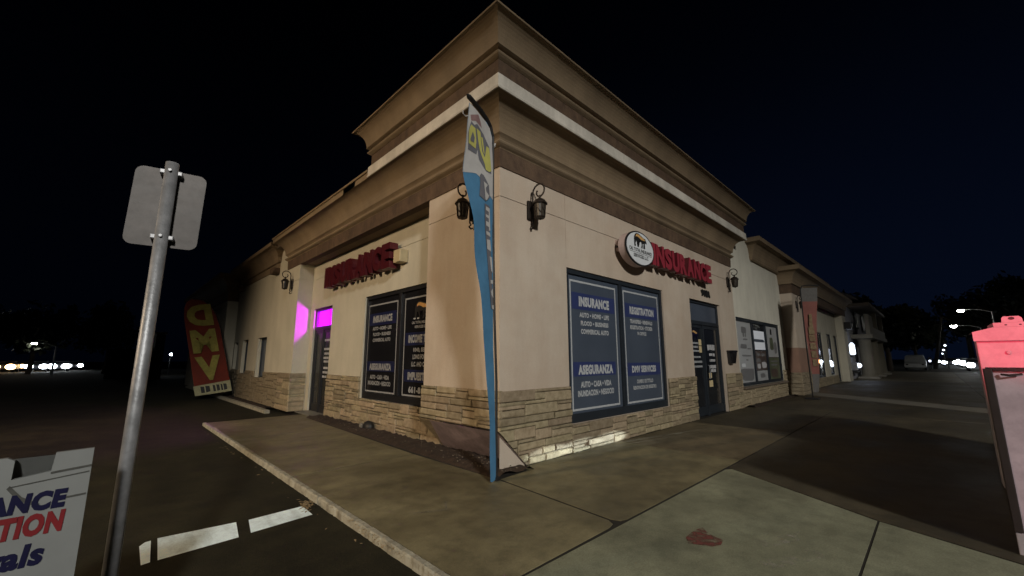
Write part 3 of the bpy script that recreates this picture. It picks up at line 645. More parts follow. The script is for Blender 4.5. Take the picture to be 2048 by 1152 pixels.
for a, b_, c, d in ((11.27, 11.52, 1.83, 1.99), (11.27, 11.52, 1.64, 1.81), (11.82, 12.02, .95, 1.09), (11.80, 12.06, .72, .89)):
    bm = bmesh.new(); flat(bm, [FR(a, c, D-.004), FR(b_, c, D-.004), FR(b_, d, D-.004), FR(a, d, D-.004)]); obj('paper_notice', bm, M['paper'], dR)
bm = bmesh.new(); tube(bm, [FR(11.68, .95, .06), FR(11.68, .95, .02), FR(11.68, 1.3, .02), FR(11.68, 1.3, .06)], .013); obj('door_handle', bm, M['pole'], dR)
# ---- lot side door with purple transom
dL = door_unit(FC, FC, (0, -1, 0), 11.62, 13.0, 2.34, 2.985, .10, 12.35, shop, 'purple', 'film_dark', 'frame_dark')
bm = bmesh.new(); D2 = .10-.012
for i, z in enumerate((2.0, 1.75, 1.62, 1.5, 1.40, 1.22, 1.1, .98)):
    rg = random.Random(i+90); u = 11.78
    while u < 12.2:
        l = rg.uniform(.03, .10); flat(bm, [FC(u, z, D2), FC(u+l, z, D2), FC(u+l, z+.06, D2), FC(u, z+.06, D2)]); u += l+rg.uniform(.01, .05)
obj('door_sticker', bm, M['paper_white'], dL, kind='stuff')
obj('door_sill', bx((XR-.32, 11.6, 0.0), (XR+.1, 13.05, .025), .006), M['pale_walk'], shop)
# lit room behind the transom
pyobj('room', [(4.5, 11.2, 2.2), (6, 11.2, 2.2), (6, 13.2, 2.2), (4.5, 13.2, 2.2), (4.5, 11.2, 3.2), (6, 11.2, 3.2), (6, 13.2, 3.2), (4.5, 13.2, 3.2)], [(0, 1, 2, 3), (4, 5, 6, 7), (0, 1, 5, 4), (1, 2, 6, 5), (2, 3, 7, 6)], M['white_stucco'], shop)
lamp('neon_purple', 'POINT', (4.68, 11.85, 2.74), 7000, (0.70, 0.0, 1.0), 0.05)

# ================================================================== SIGNS ON THE SHOP
def letters(parent, body, a, wd, ht, z, gap, mk, depth, U, fat, start, face='red_face'):
    """channel letters, each a part with a face and a return"""
    V = Vector((0, 0, 1)); u = 0; ws = [{'I': .45, 'N': 1.05, 'S': .95, 'U': 1.0, 'R': 1.0, 'A': 1.08, 'C': .98, 'E': .9}[c] for c in body]
    k_ = (wd - gap*(len(body)-1))/sum(ws); U = Vector(U); Wn = U.cross(V)
    for c, w_ in zip(body, ws):
        bm = bmesh.new(); P = Vector(start) + U*u
        text_bm(bm, c, P, U, V, w_*k_, ht, fat=fat, ext=depth)
        l_ = obj('letter', bm, M['red_edge'], parent)
        bm = bmesh.new(); text_bm(bm, c, P + Wn*(depth+.003), U, V, w_*k_, ht, fat=fat); noflip('letter_face', bm, M[face], l_)
        u += w_*k_ + gap
sR = thing('letter_sign', 'red INSURANCE channel letters on a raceway above the charcoal street window and door', 'sign', (10, YW, 3.5))
letters(sR, 'INSURANCE', 0, 3.42, .50, 3.5, .03, None, .14, (1, 0, 0), .055, (8.22, YW-.10, 3.50))
obj('raceway', bx((8.15, YW-.098, 3.56), (11.6, YW-.002, 3.72), .006), M['sign_pink'], sR)
sL = thing('letter_sign', 'dark red INSURANCE channel letters above the lot side window with purple door beside', 'sign', (XR, 9.7, 3.5))
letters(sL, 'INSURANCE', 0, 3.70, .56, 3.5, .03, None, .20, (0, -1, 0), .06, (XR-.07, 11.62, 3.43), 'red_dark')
obj('raceway', bx((XR-.098, 7.86, 3.52), (XR-.002, 11.66, 3.68), .006), M['red_edge'], sL)
obj('transformer_box', bx((XR-.20, 7.60, 3.52), (XR-.002, 7.88, 3.80), .02), M['tan_metal'], sL)
# round bear sign
dk = thing('round_sign', 'round white sign with black bear emblem and pinkish rim beside red letters', 'sign', (7.45, YW, 3.70))
def cyl_y(bm, c, rx, rz, y0_, y1_, n=44):
    A = [bm.verts.new((c[0]+rx*math.cos(2*math.pi*i/n), y0_, c[1]+rz*math.sin(2*math.pi*i/n))) for i in range(n)]
    B = [bm.verts.new((c[0]+rx*math.cos(2*math.pi*i/n), y1_, c[1]+rz*math.sin(2*math.pi*i/n))) for i in range(n)]
    for i in range(n): bm.faces.new((A[i], A[(i+1) % n], B[(i+1) % n], B[i]))
    bm.faces.new(A[::-1]); bm.faces.new(B)
DC, RX, RZ = (7.59, 3.715), .575, .355
bm = bmesh.new(); cyl_y(bm, DC, RX, RZ, YW-.285, YW-.13); obj('sign_cabinet', bm, M['sign_pink'], dk)
bm = bmesh.new(); cyl_y(bm, DC, RX+.012, RZ+.010, YW-.305, YW-.285); obj('trim_ring', bm, M['black'], dk)
bm = bmesh.new(); cyl_y(bm, DC, RX-.028, RZ-.020, YW-.310, YW-.300); obj('sign_face', bm, M['sign_white'], dk)
obj('wall_bracket', bx((7.13, YW-.16, 3.63), (7.9, YW-.002, 3.87), .01), M['sign_pink'], dk)
bm = bmesh.new(); tube(bm, [(7.125, YW-.05, 3.72), (7.105, YW-.05, 3.72)], .025, 8); obj('bolt', bm, M['black'], dk)
yf = YW-.313
bear(dk, (DC[0]-.27, yf, DC[1]+.02), (1, 0, 0), (0, 0, 1), .54, .29, body='black')
for t_, a_, z_, w_, h_ in (('CAL TOTAL INSURANCE', -.46, -.085, .92, .075), ('SERVICES LLC', -.30, -.205, .60, .072)):
    bm = bmesh.new(); text_bm(bm, t_, (DC[0]+a_, yf, DC[1]+z_), (1, 0, 0), (0, 0, 1), w_, h_, fat=.03); obj('lettering', bm, M['black'], dk)
bm = bmesh.new(); flat(bm, [(DC[0]-.46, yf, DC[1]-.112), (DC[0]+.46, yf, DC[1]-.112), (DC[0]+.46, yf, DC[1]-.104), (DC[0]-.46, yf, DC[1]-.104)]); obj('underline', bm, M['black'], dk)
# house number
hn = thing('house_number', 'black house number 901A above the dark street door', 'house number', (11.7, YW, 3.2))
u = 11.42
for c, w_ in (('9', .13), ('0', .14), ('1', .08), ('A', .17)):
    bm = bmesh.new(); text_bm(bm, c, (u, YW-.004, 3.17), (1, 0, 0), (0, 0, 1), w_, .19, fat=.03, ext=.03); obj('numeral', bm, M['black'], hn); u += w_+.03
# mailbox
mb = thing('mailbox', 'small black wall mailbox on the peach pier right of the dark door', 'mailbox', (13.2, YW, 1.35))
bm = bmesh.new(); box(bm, (13.02, YW-.17, 1.33), (13.40, YW-.002, 1.66), .02)
for v in bm.verts:
    if v.co.z < 1.4: v.co.y = YW-.002+(v.co.y-YW+.002)*.75; v.co.x = 13.21+(v.co.x-13.21)*.86
obj('mailbox_body', bm, mat('gloss_black_enamel', (.01, .01, .012), .18, spec=.7, var=.2, scale=9), mb)
bm = bmesh.new(); box(bm, (13.0, YW-.185, 1.655), (13.42, YW-.004, 1.715), .02); obj('mailbox_lid', bm, bpy.data.materials['gloss_black_enamel'], mb)

# ---- wall lanterns: local, wall plane y = 0, facing -y, origin at plate centre
def make_lantern(label):
    t = thing('wall_lantern', label, 'lamp', (0, 0, 0), 'black iron scroll wall lanterns')
    bm = bmesh.new(); box(bm, (-.075, -.045, -.16), (.075, -.001, .16), .025); obj('back_plate', bm, M['iron'], t)
    bm = bmesh.new(); pts = [(0, -.05, -.24), (0, -.09, -.285), (0, -.05, -.31), (0, -.018, -.29)]
    arm = [(0, -.075, -.22)] + [(0, -.075, z/100) for z in range(-16, 24, 8)]
    for i in range(0, 17):
        q = i/16; a = math.pi - R(395)*q; rr = .14 - .095*q**1.3; arm.append((0, -.215 - rr*math.cos(math.pi-a)*-1*-1 if False else -.215 + rr*math.cos(math.pi-a), .27 + rr*math.sin(a)))
    tube(bm, arm, .0135, 8); tube(bm, [(0, -.075, -.22)]+pts, .013, 8); tube(bm, [(0, -.225, .20), (0, -.225, .165)], .012, 6); obj('scroll_arm', bm, M['iron'], t)
    c = (0, -.225, 0)
    bm = bmesh.new(); lathe(bm, [(.004, .215), (.02, .20), (.016, .165), (.03, .15), (.075, .125), (.118, .07), (.122, .055), (.10, .05)], c, 12); obj('lantern_roof', bm, M['iron'], t)
    bm = bmesh.new(); lathe(bm, [(.088, .05), (.070, -.15)], c, 12); gl = obj('lantern_glass', bm, M['lamp_glass'], t)
    bm = bmesh.new()
    for k_ in range(6):
        a = k_*math.pi/3; tube(bm, [(.094*math.cos(a), -.225+.094*math.sin(a), .052), (.076*math.cos(a), -.225+.076*math.sin(a), -.155)], .008, 5)
        b_ = a+math.pi/3
        tube(bm, [(.092*math.cos(a), -.225+.092*math.sin(a), .0), (.083*math.cos(a+.52), -.225+.083*math.sin(a+.52), -.06), (.082*math.cos(b_), -.225+.082*math.sin(b_), -.11)], .006, 5)
    obj('lantern_cage', bm, M['iron'], t)
    bm = bmesh.new(); lathe(bm, [(.076, -.15), (.082, -.16), (.07, -.178), (.03, -.185), (.012, -.20)], c, 12); obj('lantern_base', bm, M['iron'], t)
    return t
lan = make_lantern('black scroll wall lantern on the peach street wall, right of the blue flag')
lan.location = (4.58, YW, 3.83)
for loc, rz, lb in (((13.62, YW, 3.83), 0, 'black scroll wall lantern on the peach pier right of the red letters'),
                    ((XW, 4.88, 3.83), -90, 'black scroll wall lantern half hidden behind the blue flag'),
                    ((XW, 13.9, 3.83), -90, 'black scroll wall lantern on the pier left of the purple glow'),
                    ((20.75, 3.87, 3.72), 0, 'black scroll wall lantern left of the tall faded red banner'),
                    ((3.55, 24.4, 3.75), -90, 'dark wall lantern beside the top of the DMV flag')):
    c = copy_tree(lan); c.location = loc; c.rotation_euler = (0, 0, R(rz)); c['label'] = lb

# rounded dark fixture in the bed
bm = bmesh.new(); lathe(bm, [(.16, 0), (.175, .04), (.16, .10), (.11, .15), (.04, .17), (.004, .172)], (4.20, 8.72, .01), 14)
for v in bm.verts: v.co.x = 4.20+(v.co.x-4.20)*.62
fx = thing('bed_fixture', 'black rounded fixture lying in the soil under the lot side window', 'fixture', (4.2, 8.72, 0))
obj('fixture_shell', bm, M['black'], fx, smooth=True)
bm = bmesh.new(); tube(bm, [(4.17, 8.90, .05), (4.17, 8.98, .06), (4.19, 9.02, .03)], [.05, .06, .055], 10); obj('fixture_mouth', bm, M['pale_walk'], fx)

# ================================================================== STREET SHOP ROW (right)
row = thing('cream_shop', 'cream stucco shop front with three pane poster window next to the corner shop', 'building', (17, 4.29, 0))
F2 = fr_right(4.29)
wall('wall', F2, 14.055, 20.2, 0, 5.72, [(14.2, 19.4, .60, 2.80, .10)], M['cream_row'], row)
obj('roof', bx((14.2, 4.30, 5.60), (33, 9, 5.70)), M['far_dark'], row)
wall('stone_backing', fr_right(4.284), 14.06, 20.2, 0, 1.0, [(14.18, 19.42, .6, 1.1, .003)], M['mortar'], row)
stones(F2, ashlar(14.1, 20.2, 0, 1.02, lambda u, z: not (14.2 < u < 19.4 and z > .55), seed=14, du=.09, dz=.068), row, 41, joined=True)
sweep('cornice', [(-.1, 4.99), (.05, 4.99), (.09, 5.03), (.10, 5.09)] + arc(.11, 5.12, .42, 5.60, 6) + [(.46, 5.60), (.46, 5.76), (-.1, 5.76)], (16.45, 4.27, 29.5, 8), M['brown'], row)
wn2 = window(F2, 14.2, 19.4, .60, 2.80, .085, [15.98, 17.58], row, fw_=.11, bot=.09, film='film_dark')
obj('window_sill', bx((14.15, 4.16, .535), (19.45, 4.30, .60), .01), M['far_dark'], row)
def poster(u0_, u1_, z0, z1, m_, bits, name='poster'):
    bm = bmesh.new(); d = .085-.016
    flat(bm, [F2(u0_, z0, d), F2(u1_, z0, d), F2(u1_, z1, d), F2(u0_, z1, d)]); p = obj(name, bm, M[m_], wn2)
    by = {}
    for a, b_, c, e, k_ in bits: by.setdefault(k_, []).append((a, b_, c, e))
    for i, (k_, rs) in enumerate(by.items()):
        bm = bmesh.new()
        for a, b_, c, e in rs:
            rg = random.Random(int((a+c)*1000)); n = 10
            cx, cz, rx, rz = (u0_+(u1_-u0_)*(a+b_)/2), z0+(z1-z0)*(c+e)/2, (u1_-u0_)*(b_-a)/2, (z1-z0)*(e-c)/2
            pts = []
            for q in range(n):
                t_ = 2*math.pi*q/n; s_ = rg.uniform(.85, 1.05); cc, ss = math.cos(t_), math.sin(t_)
                pts.append(F2(cx+rx*s_*math.copysign(abs(cc)**.5, cc), cz+rz*s_*math.copysign(abs(ss)**.5, ss), d-.003-.001*i))
            flat(bm, pts)
        obj('poster_print', bm, M[k_], wn2)
M['poster'] = mat('white_poster', (.34, .35, .36), .4, var=.15, scale=3)
M['green_poster'] = mat('green_poster', (.11, .13, .085), .4, c2=(.05, .06, .035), scale=3)
M['brown_poster'] = mat('brown_poster', (.09, .065, .05), .4, c2=(.04, .03, .03), scale=4)
poster(14.40, 15.88, .70, 2.69, 'poster', [(.30, .66, .80, .92, 'grey_print'), (.38, .50, .74, .82, 'grey_print'), (.54, .62, .74, .82, 'grey_print'), (.36, .70, .69, .72, 'grey_print'), (.14, .62, .55, .63, 'grey_print'), (.62, .92, .54, .565, 'grey_print'), (.18, .88, .42, .45, 'grey_print'), (.45, .62, .35, .38, 'grey_print'), (.02, .98, .02, .24, 'grey_print'), (.12, .40, .25, .31, 'sign_white')])
poster(16.10, 17.46, 1.78, 2.45, 'pale_glow', [(.0, 1, .40, .56, 'film')], 'reflection_panel')  # glowing panel stands in for bluish light reflected in the middle pane
poster(16.10, 17.46, 1.06, 1.74, 'brown_poster', [(.1, .42, .75, .9, 'grey_print'), (.55, .9, .72, .88, 'grey_print'), (.08, .45, .42, .6, 'grey_print'), (.5, .95, .1, .42, 'paper_white'), (.1, .42, .08, .34, 'paper_white')])
poster(16.12, 17.44, .70, 1.05, 'poster', [(.28, .74, .25, .72, 'grey_print')])
poster(17.76, 19.22, 1.52, 2.69, 'poster', [(.36, .52, .72, .92, 'black'), (.22, .60, .22, .66, 'green_poster'), (.6, .9, .1, .5, 'grey_print')])
poster(17.76, 19.22, .70, 1.50, 'green_poster', [(.1, .8, .62, .7, 'grey_print'), (.1, .9, .8, .86, 'grey_print'), (.05, .75, .08, .48, 'brown_poster')])
# second tower
tw2 = thing('tower_shop', 'dim second tower shop with brown cornice behind the faded red banner', 'building', (26, 3.87, 0))
F3, F4 = fr_right(3.87), fr_right(4.25)
wall('wall', F3, 20.2, 23.2, 0, 4.2, [], M['peach'], tw2)
wall('wall', F4, 23.2, 33.6, 0, 4.2, [(25.9, 28.3, .45, 2.85, .1), (29.8, 31.2, .5, 2.85, .1), (32.1, 33.3, 0, 2.85, .1)], M['cream'], tw2)
wall('wall', F3, 33.6, 35.0, 0, 4.2, [], M['cream'], tw2)
for x in (20.2,): wall('pier_return', fr_left(x), 3.87, 4.29, 0, 4.2, [], M['peach'], tw2)
wall('dado', fr_left(20.19), 3.86, 4.288, 0.9, 1.9, [], M['pinkwall'], tw2); wall('dado', fr_right(3.86), 20.19, 23.2, .9, 1.9, [], M['pinkwall'], tw2)
wall('pier_return', fr_left(33.6), 3.87, 4.25, 0, 4.2, [], M['cream'], tw2)
stones(F4, ashlar(23.2, 32.0, 0, .45, lambda u, z: True, seed=15, du=.11, dz=.08), tw2, 43, joined=True)
stones(F3, ashlar(20.15, 23.2, 0, .9, lambda u, z: True, seed=16, du=.10, dz=.075), tw2, 44, joined=True, m_='rough_stone')
stones(fr_left(20.2), ashlar(3.83, 4.29, 0, .9, lambda u, z: True, seed=17, du=.08, dz=.075), tw2, 45, joined=True, m_='rough_stone')
RT2 = (20.2, 3.87, 35.0, 9)
sweep('frieze', [(-.2, 4.18), (.03, 4.18), (.03, 4.56), (-.2, 4.56)], RT2, M['frieze'], tw2)
sweep('cornice', [(-.2, 4.561), (.09, 4.562), (.10, 4.66)] + arc(.11, 4.68, .42, 5.08, 6) + [(.46, 5.09), (.46, 5.27), (-.2, 5.27)], RT2, M['brown'], tw2)
obj('roof', bx((20.3, 4, 5.16), (34.9, 9, 5.25)), M['far_dark'], tw2)
for a, b_, c, d, mu in ((25.9, 28.3, .45, 2.85, [27.1]), (29.8, 31.2, .5, 2.85, []), (32.1, 33.3, 0.01, 2.85, [])):
    q = window(F4, a, b_, c, d, .085, mu, tw2, film='glass_door')
    if a == 25.9:
        obj('lit_panel', bx(F4(26.0, 2.3, .06), F4(26.9, 2.7, .07)), M['paper_white'], q)
        for u, z, r_, k_ in ((26.0, 1.35, .10, 'glow_orange'), (26.5, 1.30, .13, 'glow_orange'), (27.6, 1.28, .09, 'glow_white')):  # glowing balls stand in for car lights reflected in the glass
            bm = bmesh.new(); bmesh.ops.create_uvsphere(bm, u_segments=10, v_segments=6, radius=r_, matrix=Matrix.Translation(F4(u, z, .06))); obj('window_reflection_glow', bm, M[k_] if k_ != 'glow_white' else M['glow_cool'], q)
    if a == 29.8:
        for u, z, r_ in ((30.3, 1.2, .14), (30.7, 1.05, .10)):  # more glowing balls in place of reflected lights
            bm = bmesh.new(); bmesh.ops.create_uvsphere(bm, u_segments=10, v_segments=6, radius=r_, matrix=Matrix.Translation(F4(u, z, .06))); obj('window_reflection_glow', bm, M['glow_cool'], q)
        obj('lit_panel', bx(F4(29.95, 1.4, .06), F4(30.6, 2.0, .07)), M['pale_glow'], q)
bm = bmesh.new(); box(bm, (33.9, 3.5, 3.3), (34.7, 3.86, 3.75), .03); obj('wall_box', bm, M['black'], tw2)
# pale two storey building with porch columns
pb = thing('porch_building', 'pale two storey building with a columned porch and upper balcony down the street', 'building', (44, 4.2, 0))
F5 = fr_right(4.15)
wall('wall', F5, 35.05, 58, 0, 5.6, [(42.2, 44.0, 3.4, 4.7, .3, True), (46.6, 48.6, 3.4, 4.7, .3, True)], M['white_stucco'], pb)
pyobj('roof', [(34.6, 3.4, 5.6), (58, 3.0, 5.6), (58, 7, 7.3), (35, 7, 7.3)], [(0, 1, 2, 3)], M['far_dark'], pb)
for x in (39.6, 44.4, 49.6):
    bm = bmesh.new(); lathe(bm, [(.52, 0.0), (.52, .12), (.40, .14), (.39, 1.2), (.36, 2.6), (.44, 2.66), (.44, 2.76)], (x, 3.45, 0.12), 14); c_ = obj('column', bm, M['dim_plaster'], pb)
    obj('column_plinth', bx((x-.62, 2.85, -.1), (x+.62, 4.05, .13), .02), M['pale_walk'], c_)
obj('balcony_slab', bx((38.9, 2.9, 2.86), (52, 4.14, 3.15), .02), M['dim_plaster'], pb)
obj('balcony_pier', bx((39.0, 3.0, 3.15), (41.6, 3.25, 4.6), .02), M['dim_plaster'], pb)
bm = bmesh.new(); box(bm, (41.6, 3.0, 3.15), (52, 3.2, 3.75), .02); obj('balcony_parapet', bm, M['dim_plaster'], pb)
for x in (45.2, 50.6): obj('balcony_post', bx((x, 3.0, 3.75), (x+.35, 3.3, 5.2)), M['dim_plaster'], pb)
obj('porch_roof', bx((38.9, 2.85, 5.2), (52, 4.2, 5.45), .02), M['far_dark'], pb)
for x in (42.4, 47.0): obj('balcony_opening', bx((x, 4.08, 3.8), (x+2.0, 4.16, 5.1)), M['black'], pb)
wl = thing('wall_light', 'slim bright wall light on the pale bluish wall end', 'lamp', (37.0, 4.1, 2.2))
bm = bmesh.new(); lathe(bm, [(.10, -.42), (.16, -.35), (.15, .25), (.06, .40)], (36.9, 3.92, 2.1), 10); obj('light_tube', bm, M['glow_cool'], wl)
obj('light_bracket', bx((36.7, 3.95, 1.5), (37.2, 4.14, 1.62)), M['black'], wl)
wl2 = thing('meter_cabinet', 'shiny box with dark frame low on the pale bluish wall', 'box', (37.2, 4.1, .5))
obj('cabinet_box', bx((36.7, 3.75, .62), (37.5, 4.13, 1.15), .04), M['pole'], wl2)
obj('cabinet_frame', bx((36.5, 3.72, .42), (38.0, 4.13, .58), .02), M['black'], wl2)
bm = bmesh.new(); bmesh.ops.create_uvsphere(bm, u_segments=10, v_segments=6, radius=.16, matrix=Matrix.Translation((37.0, 3.70, .95))); obj('cabinet_light', bm, M['glow_cool'], wl2)
lamp('wall_light_glow', 'POINT', (37.0, 3.2, 1.9), 12, (0.70, 0.78, 1.0), 0.2)

# ================================================================== LOT SIDE (left)
lw = thing('cream_wing', 'cream stucco side wing with narrow deep windows along the lot', 'building', (3.95, 18, 0))
FW = fr_left(3.95)
wall('wall', FW, 14.505, 21.6, 0, 5.3, [(16.35, 17.5, .85, 2.27, .18), (19.0, 19.9, .95, 2.27, .18), (20.8, 21.4, 1.1, 2.2, .18)], M['cream'], lw)
for a, b_, c, d in ((16.35, 17.5, .85, 2.27), (19.0, 19.9, .95, 2.27), (20.8, 21.4, 1.1, 2.2)): window(FW, a, b_, c, d, .17, [], lw, fw_=.06, bot=.06, film='film')
wall('stone_backing', fr_left(3.944), 14.51, 21.6, 0, 1.06, [(16.3, 17.55, .85, 1.2, .003), (18.95, 19.95, .95, 1.2, .003)], M['mortar'], lw)
stones(FW, ashlar(14.52, 21.6, 0, 1.08, lambda u, z: not ((16.3 < u < 17.55 and z > .84) or (18.95 < u < 19.95 and z > .94)), seed=18, du=.09, dz=.07), lw, 46, joined=True)
def sweep_x(name, prof, y0_, y1_, x, m_, parent):   # straight run along y with mitred ends
    vs, fs = [], []; n = len(prof)
    for o, z in prof: vs += [(x+.6, y0_-o, z), (x-o, y0_-o, z), (x-o, y1_+o, z), (x+.6, y1_+o, z)]
    for i in range(n):
        for j in range(3): fs.append((i*4+j, i*4+j+1, ((i+1) % n)*4+j+1, ((i+1) % n)*4+j))
    return pyobj(name, vs, fs, m_, parent)
sweep_x('cornice', [(-.1, 4.58), (.03, 4.58), (.03, 4.80), (.09, 4.82), (.10, 4.88)] + arc(.11, 4.90, .42, 5.25, 6) + [(.46, 5.25), (.46, 5.38), (-.1, 5.38)], 15.55, 20.9, 3.95, M['brown'], lw)
for y in (15.5, 20.6): obj('corbel', bx((3.72, y, 4.40), (3.96, y+.42, 4.62), .05), M['frieze'], lw)
fl = thing('far_tower_shop', 'dark far tower at the lot end of the building behind the DMV flag', 'building', (3.55, 27, 0))
wall('wall', fr_left(3.55), 21.6, 32, 0, 4.2, [], M['cream'], fl)
wall('pier_return', fr_right(21.6), 3.55, 3.95, 0, 4.2, [], M['cream'], fl)
sweep_x('cornice', [(-.1, 4.05), (.03, 4.05), (.03, 4.45), (.10, 4.48), (.10, 4.6)] + arc(.11, 4.62, .44, 5.0, 6) + [(.48, 5.0), (.48, 5.2), (-.1, 5.2)], 21.6, 32, 3.55, M['frieze'], fl)
obj('roof', bx((3.7, 14.6, 5.2), (9, 32, 5.3)), M['far_dark'], fl)
pyobj('wall', [(3.55, 32, 0), (9, 32, 0), (9, 32, 4.6), (3.55, 32, 4.6)], [(0, 1, 2, 3)], M['far_dark'], fl)
dw = thing('low_wall', 'dull reddish low wall across the far lot behind the steel pole', 'wall', (2, 48, 0))
obj('wall_body', bx((0, 48, -.12), (2.55, 48.35, 2.3), .03), M['brickwall'], dw)
obj('wall_cap', bx((-.05, 47.95, 2.3), (2.58, 48.4, 2.38), .02), M['brickwall'], dw)
db = thing('dark_shed', 'dark tall shed between the low wall and the DMV flag', 'building', (4, 45, 0))
obj('wall', bx((2.75, 45, -.12), (3.35, 48, 3.6)), M['brickwall'], db); obj('roof', bx((2.65, 44.8, 3.6), (3.42, 48.2, 3.75)), M['far_dark'], db)
obj('door', bx((2.85, 44.96, -.1), (3.25, 45.02, 2.0)), M['black'], db)

# ================================================================== FLAGS
PB = Vector((3.652, 4.011, 0)); DV = Vector((-.942, -.336, 0)); NV = Vector((-.336, .942, 0))
cf = thing('feather_flag', 'tall blue and white feather flag with yellow lettering by the building corner', 'flag', tuple(PB))
free = [(.797, 4.70), (.800, 4.50), (.842, 4.10), (.864, 3.72), (.766, 3.443), (.654, 3.19), (.52, 2.583), (.384, 1.972), (.315, 1.543), (.245, 1.115), (.188, .631), (.156, .159)]
inner = [(.760, 4.77), (.150, 4.50), (.148, 4.145), (.143, 3.635), (.127, 2.796), (.112, 1.995), (.090, 1.543), (.064, 1.115), (.031, .5), (.012, .159), (.02, .1)]
def lerpz(t, z):
    t = sorted(t, key=lambda p: p[1])
    if z <= t[0][1]: return t[0][0]
    for (a, za), (b_, zb) in zip(t, t[1:]):
        if z <= zb: return a+(b_-a)*(z-za)/(zb-za)
    return t[-1][0]
topc = [(.153, 4.556), (.226, 4.669), (.34, 4.719), (.503, 4.759), (.632, 4.769), (.792, 4.777)]
def flag_pt(u, z, off=0.0):
    rip = (.012*math.sin(z*4.3+u*5) + .007*math.sin(z*9.1-u*9))*min(1, u*2.2)
    return PB + DV*u + NV*(rip+off*1.3) + Vector((0, 0, z))
bm = bmesh.new(); rows = []; nz, nu = 60, 8
for i in range(nz+1):
    z = .02 + (4.70-.02)*i/nz; uf = lerpz(free, z); ui = lerpz([(0.02, 0.0)]+[(p, q) for p, q in inner if q < 4.51], z)
    if z > 4.556: ui = lerpz(topc, z)
    ui = min(ui, uf-.01)
    row = [flag_pt(ui+(uf-ui)*j/nu, z) for j in range(nu+1)]; rows.append([bm.verts.new(p) for p in row])
tipz = bm.verts.new(flag_pt(.10, -.0+.005))
for A, B in zip(rows, rows[1:]):
    for j in range(nu): bm.faces.new((A[j], A[j+1], B[j+1], B[j]))
for j in range(nu): bm.faces.new((tipz, rows[0][j+1], rows[0][j]))
me_cloth = obj('flag_cloth', bm, M['fblue'], cf, smooth=True)
def fprint(name, m_, polys, off):
    for P in polys:
        bm = bmesh.new()
        for s in (1, -1):
            b2 = bmesh.new(); flat(b2, [(u, z, 0) for u, z in P])
            if len(P) == 4: bmesh.ops.triangulate(b2, faces=b2.faces[:])
            for _ in range(3):
                es = [e for e in b2.edges if e.calc_length() > .07]
                if es: bmesh.ops.subdivide_edges(b2, edges=es, cuts=1); bmesh.ops.triangulate(b2, faces=b2.faces[:])
            vm = {v: bm.verts.new(flag_pt(v.co.x, v.co.y, s*off)) for v in b2.verts}
            for f in b2.faces: bm.faces.new([vm[v] for v in f.verts])
            b2.free()
        noflip(name, bm, M[m_], me_cloth)
fprint('white_field', 'fwhite', [[(.862, 3.74), (.67, 3.81), (.585, 3.833), (.483, 3.814), (.43, 3.738), (.351, 3.714), (.255, 3.666), (.146, 3.635), (.152, 4.145), (.16, 4.54), (.23, 4.655), (.35, 4.695), (.795, 4.695), (.80, 4.5), (.842, 4.1)]], .003)
fprint('rose_print', 'fpink', [[(.767, 4.548), (.576, 4.658), (.508, 4.599), (.465, 4.524), (.639, 4.533), (.74, 4.483)]], .005)
fprint('grey_outline', 'fgrey', [[(.803, 4.277), (.74, 4.476), (.611, 4.459), (.542, 4.319), (.526, 4.209), (.564, 4.111), (.796, 4.063)], [(.657, 4.471), (.6, 4.51), (.408, 4.463), (.249, 4.361), (.2, 3.985), (.33, 3.974), (.497, 4.069), (.568, 4.306)], [(.461, 3.888), (.397, 3.885), (.265, 3.793), (.245, 3.627), (.359, 3.535), (.516, 3.561), (.41, 3.685), (.505, 3.748), (.507, 3.839)], [(.385, 3.50), (.25, 3.50), (.17, 2.6), (.12, 2.14), (.19, 2.14), (.255, 2.6)]], .006)
fprint('yellow_letter', 'fyellow', [[(.786, 4.329), (.739, 4.43), (.637, 4.431), (.581, 4.27), (.589, 4.175), (.793, 4.149)], [(.611, 4.445), (.511, 4.447), (.432, 4.211), (.346, 4.131), (.359, 4.051), (.486, 4.199)], [(.483, 4.394), (.442, 4.4), (.376, 4.193), (.404, 4.209)], [(.336, 4.333), (.263, 4.338), (.208, 4.027), (.259, 3.99), (.267, 4.092), (.31, 4.08), (.344, 3.99), (.381, 4.1)]], .009)
fprint('letter_counter', 'fgrey', [[(.752, 4.219), (.693, 4.357), (.634, 4.301), (.645, 4.23), (.733, 4.207)]], .012)
fprint('white_letter', 'fwhite', [[(.419, 3.791), (.306, 3.785), (.37, 3.717), (.361, 3.67), (.279, 3.641), (.343, 3.553), (.383, 3.56), (.401, 3.671)], [(.358, 3.468), (.26, 3.472), (.243, 3.418), (.349, 3.421)], [(.343, 3.366), (.245, 3.368), (.228, 3.33), (.335, 3.334)], [(.329, 3.279), (.231, 3.28), (.213, 3.216), (.32, 3.222)], [(.314, 3.149), (.216, 3.148), (.198, 3.094), (.305, 3.102)], [(.276, 3.462), (.252, 3.471), (.206, 3.18), (.239, 3.17)], [(.301, 3.037), (.208, 3.051), (.187, 2.895), (.29, 2.908)], [(.233, 2.823), (.176, 2.821), (.159, 2.608), (.193, 2.639)], [(.206, 2.511), (.146, 2.517), (.146, 2.466), (.2, 2.462)], [(.199, 2.361), (.143, 2.406), (.132, 2.278), (.18, 2.318)], [(.172, 2.181), (.122, 2.187), (.115, 2.133), (.164, 2.132)]], .009)
bm = bmesh.new()
